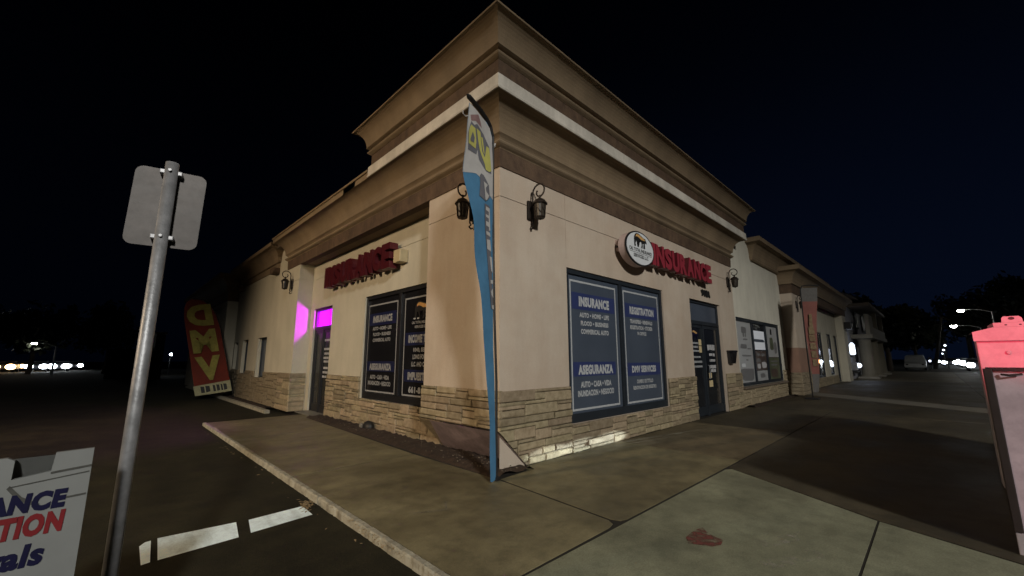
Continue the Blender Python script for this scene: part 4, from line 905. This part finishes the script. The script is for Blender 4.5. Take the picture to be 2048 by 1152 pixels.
tube(bm, [PB+Vector((0, 0, -.02)), PB+DV*.012+Vector((0, 0, 1.2)), PB+DV*.07+Vector((0, 0, 2.0)), PB+DV*.105+Vector((0, 0, 2.8)), PB+DV*.125+Vector((0, 0, 3.635)), PB+DV*.132+Vector((0, 0, 4.3))] + [PB+DV*(u-.012)+Vector((0, 0, z+.018)) for u, z in topc] + [PB+DV*.83+Vector((0, 0, 4.80))], [.016]*4+[.015]*2+[.020, .026, .030, .030, .032, .034, .010], 8)
obj('flag_pole', bm, M['black'], cf)
bm = bmesh.new()
for i in range(9): pass
tube(bm, [flag_pt(.80, 4.52), flag_pt(.84, 4.49, .01), flag_pt(.89, 4.50, .015), flag_pt(.90, 4.54, .01)], .006, 5); tube(bm, [PB+DV*.13+Vector((0, 0, 4.45)), PB+DV*.10+Vector((0, 0, 4.44)), PB+DV*.075+Vector((0, 0, 4.50))], .012, 6)
obj('flag_tie', bm, M['fwhite'], cf)
obj('pole_socket', bx((PB.x-.03, PB.y-.03, -.01), (PB.x+.03, PB.y+.03, .05), .01), M['black'], cf)
# left DMV flag (seen from the back: letters mirrored), leaning
lf = thing('feather_flag', 'leaning dark red feather flag with yellow mirrored DMV letters by the lot', 'flag', (3.32, 20.2, -.10))
LB = Vector((3.32, 20.2, -.10)); tilt = R(14.5)
LU = Vector((.93, -.37, 0)).normalized()          # image right
LV = (Vector((0, 0, 1))*math.cos(tilt) - LU*math.sin(tilt)).normalized(); LW = LU*math.cos(tilt)+Vector((0, 0, 1))*math.sin(tilt)*.55
LW = LW.normalized()
def lp(u, v, off=0.0): return LB + LW*u + LV*v + LU.cross(Vector((0, 0, 1)))*off
def lz(v): return .05*math.sin(v*2.2)
prof = [(-.62, .55, .30), (-.62, .55, .9), (-.60, .56, 1.8), (-.58, .55, 2.8), (-.55, .50, 3.4), (-.48, .38, 3.8), (-.36, .16, 4.05), (-.2, -.1, 4.14)]
bm = bmesh.new(); rows = []
for a, b_, v in prof: rows.append([bm.verts.new(lp(a+(b_-a)*j/5, v, .045*math.sin(v*2+j*.9))) for j in range(6)])
for A, B in zip(rows, rows[1:]):
    for j in range(5): bm.faces.new((A[j], A[j+1], B[j+1], B[j]))
lc = obj('flag_cloth', bm, M['fred'], lf, smooth=True)
def lpoly(bm, P, off=.06): flat(bm, [lp(u, v, off) for u, v in P])
FA = LU.cross(Vector((0, 0, 1)));
sg = 1 if FA.dot(-LB) > 0 else -1
bm = bmesh.new()
for body, v0, h in (('D', 3.02, .92), ('M', 1.94, .98), ('V', .82, 1.02)):
    text_bm(bm, body, lp(.40, v0, sg*.075), -LW, LV, .84, h*.95, fat=.06)
noflip('flag_letter', bm, M['fyel2'], lc)
bm = bmesh.new(); lpoly(bm, [(-.64, .28), (.57, .28), (.58, .72), (-.64, .66)], sg*.07); noflip('white_strip', bm, mat('pale_strip', (.36, .34, .20), .85, var=.3, scale=8), lc)
bm = bmesh.new()
for i, (a, b_) in enumerate(((-.42, -.30), (-.26, -.12), (-.02, .06), (.10, .2), (.24, .30), (.33, .44))): lpoly(bm, [(a, .36), (b_, .36+.02*(i % 2)), (b_, .60), (a, .62)], sg*.08)
noflip('strip_print', bm, M['black'], lc)
bm = bmesh.new(); tube(bm, [lp(.58, -.05), lp(.58, .3), lp(.60, 1.8), lp(.585, 2.9), lp(.53, 3.45), lp(.40, 3.86), lp(.18, 4.1), lp(-.15, 4.17)], .018, 7); obj('flag_pole', bm, M['black'], lf)
obj('flag_base', bx(LB+Vector((.4, -.4, 0)), LB+Vector((.8, 0, .05)), .01), M['black'], lf)
# right banner flag
rf = thing('banner_flag', 'tall narrow faded red banner with yellowish vertical print by the second tower', 'flag', (18.6, 3.3, 0))
RB = Vector((18.6, 3.3, 0)); RU = Vector((.68, -.73, 0))
def rp(u, z, off=0.0): return RB + RU*u + Vector((0, 0, z)) + Vector((-.73, -.68, 0))*(off+.05*math.sin(z*1.7))
def strip(bm, z0, z1, wa, wb, n=6, off=0.0):
    rows = []
    for i in range(n+1):
        z = z0+(z1-z0)*i/n; wd = wa+(wb-wa)*i/n
        rows.append([bm.verts.new(rp(.04+wd*j/3, z, off+.03*math.sin(j+z))) for j in range(4)])
    for A, B in zip(rows, rows[1:]):
        for j in range(3): bm.faces.new((A[j], A[j+1], B[j+1], B[j]))
bm = bmesh.new(); strip(bm, .9, 3.6, .30, .58, 10); rc = obj('flag_cloth', bm, M['fredpale'], rf, smooth=True)
bm = bmesh.new(); strip(bm, 3.6, 4.12, .58, .60, 3); obj('mesh_panel', bm, M['fmesh'], rc, smooth=True)
bm = bmesh.new(); strip(bm, .25, .9, .20, .30, 4); obj('lower_panel', bm, M['fmesh'], rc, smooth=True)
bm = bmesh.new()
for z, wd in ((3.0, .12), (2.75, .14), (2.5, .22), (2.22, .24), (1.92, .23), (1.62, .21), (1.32, .18)):
    flat(bm, [rp(.08+z*.055-wd/2+.04, z-.13, .06), rp(.08+z*.055+wd/2+.04, z-.13, .06), rp(.08+z*.055+wd/2*.8+.04, z+.12, .06), rp(.08+z*.055-wd/2*.9+.04, z+.12, .06)])
noflip('vertical_print', bm, mat('dim_yellow_print', (.20, .16, .09), .85, c2=(.12, .07, .04), scale=9), rc)
bm = bmesh.new(); tube(bm, [rp(.02, 0), rp(.02, 2), rp(.02, 4.05), rp(.10, 4.19), rp(.36, 4.22), rp(.70, 4.19)], .022, 7); obj('flag_pole', bm, M['black'], rf)
obj('flag_base', bx((18.4, 3.1, 0), (18.85, 3.5, .06), .02), M['black'], rf)

# ================================================================== STREET SIGN POLE, A-FRAME, CABINETS
ps = thing('street_sign', 'back of a blank aluminium street sign on a galvanised round pole', 'sign', (.13, 2.9, -.12))
bm = bmesh.new(); tube(bm, [(.13, 2.9, -.12), (.135, 2.9, 1.2), (.14, 2.9, 2.60)], .031, 16); obj('pole', bm, M['pole'], ps, smooth=True)
def rounded(w_, h_, r_, n=5):
    P = []
    for cx, cy, a0 in ((w_/2-r_, h_/2-r_, 0), (-w_/2+r_, h_/2-r_, 90), (-w_/2+r_, -h_/2+r_, 180), (w_/2-r_, -h_/2+r_, 270)):
        for i in range(n+1): a = R(a0+90*i/n); P.append((cx+r_*math.cos(a), cy+r_*math.sin(a)))
    return P
SU = Vector((.985, -.17, 0)).normalized(); SN = Vector((-.17, -.985, 0)).normalized()
sc0 = Vector((.137, 2.9, 2.345)) - SN*.045
bm = bmesh.new(); Pp = rounded(.318, .452, .04)
tiltv = Vector((0, 0, 1)) + SU*.02
A = [bm.verts.new(sc0+SU*x+tiltv*z) for x, z in Pp]; B = [bm.verts.new(sc0+SU*x+tiltv*z-SN*.004) for x, z in Pp]
bm.faces.new(A); bm.faces.new(B[::-1])
for i in range(len(A)): bm.faces.new((A[i], A[(i+1) % len(A)], B[(i+1) % len(A)], B[i]))
obj('sign_plate', bm, M['signback'], ps)
for z in (2.545, 2.165):
    bm = bmesh.new(); box(bm, (-.05, -.006, -.012), (.05, .05, .012), .004); bmesh.ops.transform(bm, matrix=Matrix.Translation((.139, 2.9, z)) @ Matrix.Rotation(math.atan2(SU.y, SU.x), 4, 'Z'), verts=bm.verts)
    cl = obj('clamp', bm, M['pole'], ps)
    bm = bmesh.new(); tube(bm, [sc0+Vector((0, 0, z-2.345))+SN*.0-SN*.0+SU*-.0, sc0+Vector((0, 0, z-2.345))+SN*.09], .008, 6); obj('bolt', bm, M['pole'], cl)
# A-frame
af = thing('sandwich_board', 'white plastic A-frame board lettered in navy and red at the left edge', 'sign', (-.3, 2.55, -.12))
AX0, AX1, AY = -.62, .008, 2.52
def ap(x, z): return (x, AY + (1.14-z)*-.10, z)     # leaning panel
bm = bmesh.new()
def aplate(P, t=.022):
    A = [bm.verts.new(ap(x, z)) for x, z in P]; B = [bm.verts.new(Vector(ap(x, z))+Vector((0, t, 0))) for x, z in P]
    f1 = bm.faces.new(A); f2 = bm.faces.new(B[::-1])
    for i in range(len(A)): bm.faces.new((A[i], B[i], B[(i+1) % len(A)], A[(i+1) % len(A)]))
    bmesh.ops.triangulate(bm, faces=[f1, f2])
aplate([(AX0, -.1), (AX1, -.1), (AX1, 1.135), (-.10, 1.132), (-.105, 1.065), (-.205, 1.050), (-.205, 1.118), (-.225, 1.130), (-.40, 1.125), (-.40, 1.05), (-.51, 1.05), (-.51, 1.13), (AX0, 1.13)])
obj('board_panel', bm, M['plastic'], af)
bm = bmesh.new()
A2 = [(AX0, AY+.55, -.1), (AX1, AY+.55, -.1), (AX1, AY+.03, 1.12), (AX0, AY+.03, 1.12)]
f = bm.faces.new([bm.verts.new(p) for p in A2]); bmesh.ops.solidify(bm, geom=[f], thickness=.02); obj('board_panel', bm, M['plastic'], af)
bm = bmesh.new()
for P in ([(-.105, 1.062), (AX1-.001, 1.072), (AX1-.001, 1.064), (-.06, 1.058), (-.105, 1.054)], [(-.052, .962), (AX1-.004, .965), (AX1-.004, .958), (-.052, .955)], [(-.205, 1.03), (-.17, .985), (-.12, .95), (-.125, .94), (-.18, .975), (-.212, 1.02)], [(-.205, 1.026), (AX1-.004, 1.048), (AX1-.004, 1.044), (-.205, 1.022)]):
    flat(bm, [Vector(ap(x, z))+Vector((0, -.003, 0)) for x, z in P])
noflip('grime_line', bm, M['crack'], af)
def at(s, x0, x1, z0, z1, k_, slant=.22, fat=.035):
    bm = bmesh.new(); text_bm(bm, s, Vector(ap(x0, z0))+Vector((0, -.004, 0)), (1, 0, 0), Vector((0, .10, 1)).normalized(), x1-x0, z1-z0, fat=fat, slant=slant); noflip('lettering', bm, M[k_], af)
at('INSURANCE', -.462, -.048, .925, .995, 'navy', .10, .065); at('REGISTRATION', -.52, -.045, .838, .918, 'red_print', .08, .06); at('Renewals', -.46, -.085, .735, .815, 'navy', .12, .045)
# cabinets at the right edge
cb = thing('utility_cabinet', 'tall pale metal cabinet with lifting lug glowing red under a signal', 'cabinet', (7.9, -.9, 0))
bm = bmesh.new(); box(bm, (7.6, -1.45, 0), (7.9, -.38, 1.80), .01); box(bm, (7.902, -1.45, 0), (10.4, -.52, 1.80), .01); obj('body_and_shade_box', bm, M['cab'], cb)  # second box is an unseen extension, added to lengthen the shadow
pyobj('cabinet_cap', [(7.57, -.36, 1.80), (7.57, -.53, 1.85), (7.57, -1.3, 1.85), (7.57, -1.47, 1.80), (8.33, -.36, 1.80), (8.33, -.53, 1.85), (8.33, -1.3, 1.85), (8.33, -1.47, 1.80), (7.57, -.36, 1.69), (7.57, -1.47, 1.69)], [(0, 1, 2, 3), (4, 7, 6, 5), (0, 4, 5, 1), (1, 5, 6, 2), (2, 6, 7, 3), (8, 0, 3, 9)], M['cab'], cb)
bm = bmesh.new(); box(bm, (7.58, -1.2, 1.85), (8.3, -.54, 1.905), .006); obj('cabinet_rail', bm, M['cab'], cb)
bm = bmesh.new(); Pl = [(-.61, 1.905), (-.615, 1.955), (-.63, 1.975), (-.75, 1.975), (-.77, 1.955), (-.775, 1.905)]
A = [bm.verts.new((7.578, y, z)) for y, z in Pl]; B = [bm.verts.new((7.60, y, z)) for y, z in Pl]; bm.faces.new(A); bm.faces.new(B[::-1])
for i in range(6): bm.faces.new((A[i], B[i], B[(i+1) % 6], A[(i+1) % 6]))
lg = obj('lifting_lug', bm, M['cab'], cb)
def hole(y, z, r_, parent, x=7.5765):
    bm = bmesh.new(); flat(bm, [(x, y+r_*math.cos(t_*math.pi/6), z+r_*.7*math.sin(t_*math.pi/6)) for t_ in range(12)]); obj('lug_hole', bm, M['gasket'], parent)
hole(-.69, 1.95, .026, lg)
for y in (-.64, -.75): hole(y, 1.875, .012, cb, 7.5795)
bm = bmesh.new(); lathe(bm, [(.022, 0), (.022, .006), (.015, .012)], (0, 0, 0), 12); bmesh.ops.transform(bm, matrix=Matrix.Translation((7.598, -.62, 1.55)) @ Matrix.Rotation(R(-90), 4, 'Y'), verts=bm.verts); obj('lock_boss', bm, M['cab'], cb)
bm = bmesh.new(); lathe(bm, [(.05, 0), (.05, .015), (.03, .02)], (0, 0, 0), 12); bmesh.ops.transform(bm, matrix=Matrix.Translation((7.598, -.47, .25)) @ Matrix.Rotation(R(-90), 4, 'Y'), verts=bm.verts); obj('lock_boss', bm, M['cab'], cb)
obj('plinth', bx((7.66, -1.4, -.01), (8.25, -.44, .02)), M['gasket'], cb)
c2 = thing('utility_cabinet', 'lower pale cabinet with dark edge frame in front of the red lit one', 'cabinet', (5.6, -.8, 0))
bm = bmesh.new(); box(bm, (5.215, -1.25, .0), (5.3, -.30, 1.385), .012); box(bm, (5.302, -1.25, 0), (7.45, -.42, 1.37), .012); obj('body_and_shade_box', bm, M['cab2'], c2)  # box behind the panel is hidden, added to close the shadow gap
bm = bmesh.new(); box(bm, (5.195, -.318, .16), (5.26, -.268, 1.405), .006); box(bm, (5.195, -1.26, 1.388), (5.9, -.319, 1.405), .004); obj('edge_frame', bm, M['gasket'], c2)
obj('cabinet_foot', bx((5.19, -1.25, 0), (5.214, -.272, .155), .006), M['cab'], c2)
bm = bmesh.new(); tube(bm, [(5.2, -.36, 1.36), (5.18, -.40, 1.355), (5.19, -.47, 1.365)], .008, 6); obj('latch', bm, M['gasket'], c2)

# ================================================================== FAR STREET
def make_tree(name, label, loc, h, r_, seed, n=3600, group='trees down the street'):
    rg = random.Random(seed); t = thing(name, label, 'tree', loc, group); x, y, z = loc
    bm = bmesh.new(); tube(bm, [(x, y, z), (x+.1, y, z+h*.25), (x, y+.1, z+h*.5), (x+.1, y, z+h*.8)], [h*.035, h*.028, h*.02, h*.008], 8)
    for k_ in range(7):
        a = k_*.9+rg.random(); zz = h*rg.uniform(.35, .6)
        tube(bm, [(x, y, z+zz), (x+math.cos(a)*r_*.4, y+math.sin(a)*r_*.4, z+zz+h*.12), (x+math.cos(a)*r_*.75, y+math.sin(a)*r_*.75, z+zz+h*.2)], [h*.014, h*.009, h*.004], 5)
    obj('trunk', bm, M['bark'], t)
    bm = bmesh.new(); cl = [(rg.gauss(0, r_*.42), rg.gauss(0, r_*.42), h*rg.uniform(.45, .95), r_*rg.uniform(.25, .45)) for _ in range(26)]
    for i in range(n):
        cx, cy, cz, cr = rg.choice(cl); v = Vector((rg.gauss(0, 1), rg.gauss(0, 1), rg.gauss(0, .8))).normalized()*cr*rg.uniform(.5, 1.05)
        p = Vector((x+cx, y+cy, z+cz))+v; s = rg.uniform(.20, .48); a = Vector((rg.gauss(0, 1), rg.gauss(0, 1), rg.gauss(0, 1))).normalized(); b_ = a.orthogonal().normalized()
        bm.faces.new([bm.verts.new(q) for q in (p-a*s, p+b_*s*.5, p+a*s, p-b_*s*.5)])
    obj('crown', bm, M['foliage'], t)
for i, (x, y, h, r_, lb) in enumerate(((60, 6.5, 8.5, 3.4, 'dark dense tree just right of the porch building'), (66, 3.8, 7.5, 3.0, 'second dark tree right of the porch, beside the van'), (80, 4.5, 8.0, 3.6, 'dark tree behind the parked van'), (92, 2.0, 7.5, 3.5, 'dark tree left of the leaning wooden pole'), (105, -4.5, 12.0, 5.0, 'tall dark tree behind the two street lamps'), (98, -8.5, 13, 5.0, 'tall dark tree above the red lit cabinet'))):
    make_tree('street_tree', lb, (x, y, 0 if i < 1 else -.05), h, r_, 100+i)
for i, (x, y, h, r_, lb) in enumerate(((-6, 70, 7, 3.5, 'dark tree at the far lot left of the steel pole'), (0, 66, 7.5, 3.2, 'dark tree at the far lot behind the steel pole'), (-14, 78, 8, 4, 'dark tree above the far headlights at left edge'))):
    make_tree('lot_tree', lb, (x, y, -.07), h, r_, 140+i, 1800, 'trees beyond the lot')
def car_mesh_parts(t, x, y, z, yaw, van, body_m, lampm, lampr):
    """length along local x, nose at -x"""
    Mx = Matrix.Translation((x, y, z)) @ Matrix.Rotation(yaw, 4, 'Z')
    Ln, Wd = (5.0, 1.9) if van else (4.4, 1.75)
    side = [(-Ln/2, .35), (-Ln/2, .78), (-Ln/2+.25, .92), (-Ln/2+1.1, 1.02), (-Ln/2+1.75, 1.75 if van else 1.42), (Ln/2-.2 if van else Ln/2-1.2, 1.85 if van else 1.42), (Ln/2-.03 if van else Ln/2-.5, 1.0), (Ln/2, .9), (Ln/2, .35)]
    bm = bmesh.new(); A = [bm.verts.new((a, -Wd/2, b_)) for a, b_ in side]; B = [bm.verts.new((a, Wd/2, b_)) for a, b_ in side]
    for q in (A, B):
        for v in q:
            if v.co.z > 1.1: v.co.y *= .84
    bm.faces.new(A); bm.faces.new(B[::-1])
    for i in range(len(A)): bm.faces.new((A[i], B[i], B[(i+1) % len(A)], A[(i+1) % len(A)]))
    bmesh.ops.recalc_face_normals(bm, faces=bm.faces); bmesh.ops.bevel(bm, geom=bm.edges[:], offset=.05, segments=2, affect='EDGES'); bm.transform(Mx); obj('body', bm, body_m, t)
    bm = bmesh.new(); zt = 1.62 if van else 1.33; f0 = -Ln/2+1.2
    bm.faces.new([bm.verts.new(p) for p in ((f0-.03, -Wd*.41, 1.08), (f0-.03, Wd*.41, 1.08), (f0+.50, Wd*.36, zt+.04), (f0+.50, -Wd*.36, zt+.04))])
    for s in (-1, 1): bm.faces.new([bm.verts.new(p) for p in ((f0+.3, s*Wd*.497, 1.08), (Ln/2-.7, s*Wd*.497, 1.08), (Ln/2-.9, s*Wd*.437, zt), (f0+.75, s*Wd*.437, zt))])
    bm.transform(Mx); obj('windscreen', bm, M['glass_door'], t)
    for px in (-Ln/2+.8, Ln/2-.85):
        for s in (-1, 1):
            bm = bmesh.new(); lathe(bm, [(.02, -.1), (.31, -.1), (.33, -.06), (.33, .06), (.31, .1), (.02, .1)], (0, 0, 0), 14); bm.transform(Matrix.Translation((px, s*(Wd/2-.1), .33)) @ Matrix.Rotation(R(90), 4, 'X')); bm.transform(Mx); obj('wheel', bm, M['black'], t)
    for s in (-1, 1):
        bm = bmesh.new(); bmesh.ops.create_uvsphere(bm, u_segments=10, v_segments=6, radius=lampr, matrix=Matrix.Translation((-Ln/2-.01, s*Wd*.36, .70)) @ Matrix.Diagonal((.4, 1, .75, 1))); bm.transform(Mx); obj('headlight', bm, lampm, t)
CB = [mat('car_paint_grey', (.10, .10, .11), .35, metal=.3, var=.1), mat('car_paint_white', (.45, .45, .44), .4, var=.1), mat('car_paint_red', (.12, .02, .02), .35, var=.1)]
def car(x, y, yaw, lb, van=False, bm_=0, lm='glow_white', lr=.22, z=-.07, g='cars with headlights on far streets'):
    t = thing('parked_van' if van else 'distant_car', lb, 'van' if van else 'car', (x, y, z), None if van else g); car_mesh_parts(t, x, y, z, yaw, van, CB[bm_], M[lm], lr)
car(72, 1.75, 0, 'unlit pale van parked below the dark trees, right of the porch', True, 1, 'gasket', .12)
# right street: oncoming headlights
for x, y, lm, lr, lb in ((70, -3.3, 'glow_white', .36, 'oncoming car with blazing headlights nearest the red cabinet'), (92, -3.5, 'glow_white', .44, 'second oncoming car in the bright headlight queue'), (118, -3.6, 'glow_white', .52, 'third oncoming car in the bright headlight queue'),
                         (102, -1.7, 'glow_white', .34, 'oncoming car left of the bright headlight queue'), (125, -1.1, 'glow_white', .30, 'small far car right of the leaning pole'), (140, -5.9, 'glow_white', .6, 'farthest oncoming car in the bright headlight queue')):
    car(x, y, 0, lb, False, random.Random(int(x)).choice((0, 1)), lm, lr)
# left lot street: cars crossing
for x, y, yaw, lm, lr, lb in ((-9.2, 85, 88, 'glow_warm', .46, 'car with orange headlights at the far left edge'), (-8.0, 93, 95, 'glow_warm', .34, 'second car with orange headlights near the left edge'), (-6.4, 85, 88, 'glow_white', .40, 'white lit car right of the orange ones'), (-4.5, 86, 90, 'glow_white', .44, 'brightest white lit car in the far left queue'), (-3.2, 95, 85, 'glow_white', .34, 'white lit car at the right end of the far left queue'), (3.4, 92, 95, 'glow_white', .2, 'lone lit car just left of the steel pole')):
    car(x, y, R(yaw), lb, False, 0, lm, lr)
# street lamps
def street_lamp(x, y, h, armv, lb, lr, cat='street lamp'):
    t = thing('street_lamp', lb, 'street lamp', (x, y, -.07), 'lit street lamps')
    bm = bmesh.new(); tube(bm, [(x, y, -.07), (x, y, h-.4)], [.11, .07], 8); obj('pole', bm, M['pole'], t)
    a = Vector(armv); p = Vector((x, y, h-.4)); bm = bmesh.new(); tube(bm, [p, p+a*.4+Vector((0, 0, .3)), p+a+Vector((0, 0, .4))], .045, 6); obj('arm', bm, M['pole'], t)
    q = p+a+Vector((0, 0, .36)); bm = bmesh.new(); box(bm, q+Vector((-.45, -.2, -.02)), q+Vector((.45, .2, .12)), .04); hd = obj('lamp_head', bm, M['pole'], t)
    bm = bmesh.new(); bmesh.ops.create_uvsphere(bm, u_segments=12, v_segments=8, radius=lr, matrix=Matrix.Translation(q+Vector((0, 0, -.06))) @ Matrix.Diagonal((1.7, 1.2, .75, 1))); obj('lamp_lens', bm, M['glow_street'], hd)
street_lamp(60, -4.4, 6.15, (0, 2.0, 0), 'upper lit street lamp over the far right street', .21)
street_lamp(82, -4.75, 5.75, (0, 2.4, 0), 'lower lit street lamp over the far right street', .27)
street_lamp(-4.0, 66, 3.3, (-1.6, 0, 0), 'small lit lamp above the far left headlights', .13)
up_ = thing('utility_pole', 'leaning weathered wooden pole among the far right headlights', 'pole', (80, .1, -.07))
bm = bmesh.new(); tube(bm, [(80, .10, -.07), (80, -.55, 3.0), (80, -1.33, 6.8)], [.22, .18, .12], 8); obj('pole', bm, M['wood'], up_)
bm = bmesh.new(); tube(bm, [(80, -1.9, 5.9), (80, -.4, 5.8)], .07, 6); obj('cross_arm', bm, M['wood'], up_)
def traffic_light(x, y, h, lb):
    t = thing('traffic_light', lb, 'traffic light', (x, y, -.07), 'small signal lights on the far right street'); bm = bmesh.new(); tube(bm, [(x, y, -.07), (x, y, h)], .07, 6); obj('pole', bm, M['pole'], t)
    hd = obj('signal_head', bx((x-.15, y-.17, h), (x+.15, y+.17, h+1.0), .03), M['black'], t)
    for k_ in range(3):
        bm = bmesh.new(); bmesh.ops.create_uvsphere(bm, u_segments=8, v_segments=6, radius=.13, matrix=Matrix.Translation((x-.16, y, h+.2+.3*k_))); obj('signal_lens', bm, M['glow_cool'] if k_ == 1 else M['gasket'], hd)
traffic_light(80, -1.18, 2.53, 'upper small signal light right of the leaning pole'); traffic_light(88, -1.07, 2.03, 'middle small signal light right of the leaning pole'); traffic_light(96, -.98, 1.56, 'lower small signal light right of the leaning pole'); traffic_light(78, .48, .50, 'small white signal light left of the leaning pole')
# bollard like bits and far low lights on the left
for i, (x, y, z, lb) in enumerate(((3.45, 54, 1.55, 'small white porch light right of the steel pole'), (4.6, 54, 1.9, 'white porch light left of the DMV flag'))):
    t = thing('porch_light', lb, 'lamp', (x, y, -.07), 'small lights behind the steel pole'); bm = bmesh.new(); tube(bm, [(x, y, -.07), (x, y, z)], .05, 6); obj('post', bm, M['pole'], t)
    bm = bmesh.new(); bmesh.ops.create_uvsphere(bm, u_segments=8, v_segments=6, radius=.12, matrix=Matrix.Translation((x, y, z+.1))); obj('lamp_lens', bm, M['glow_white'], t)
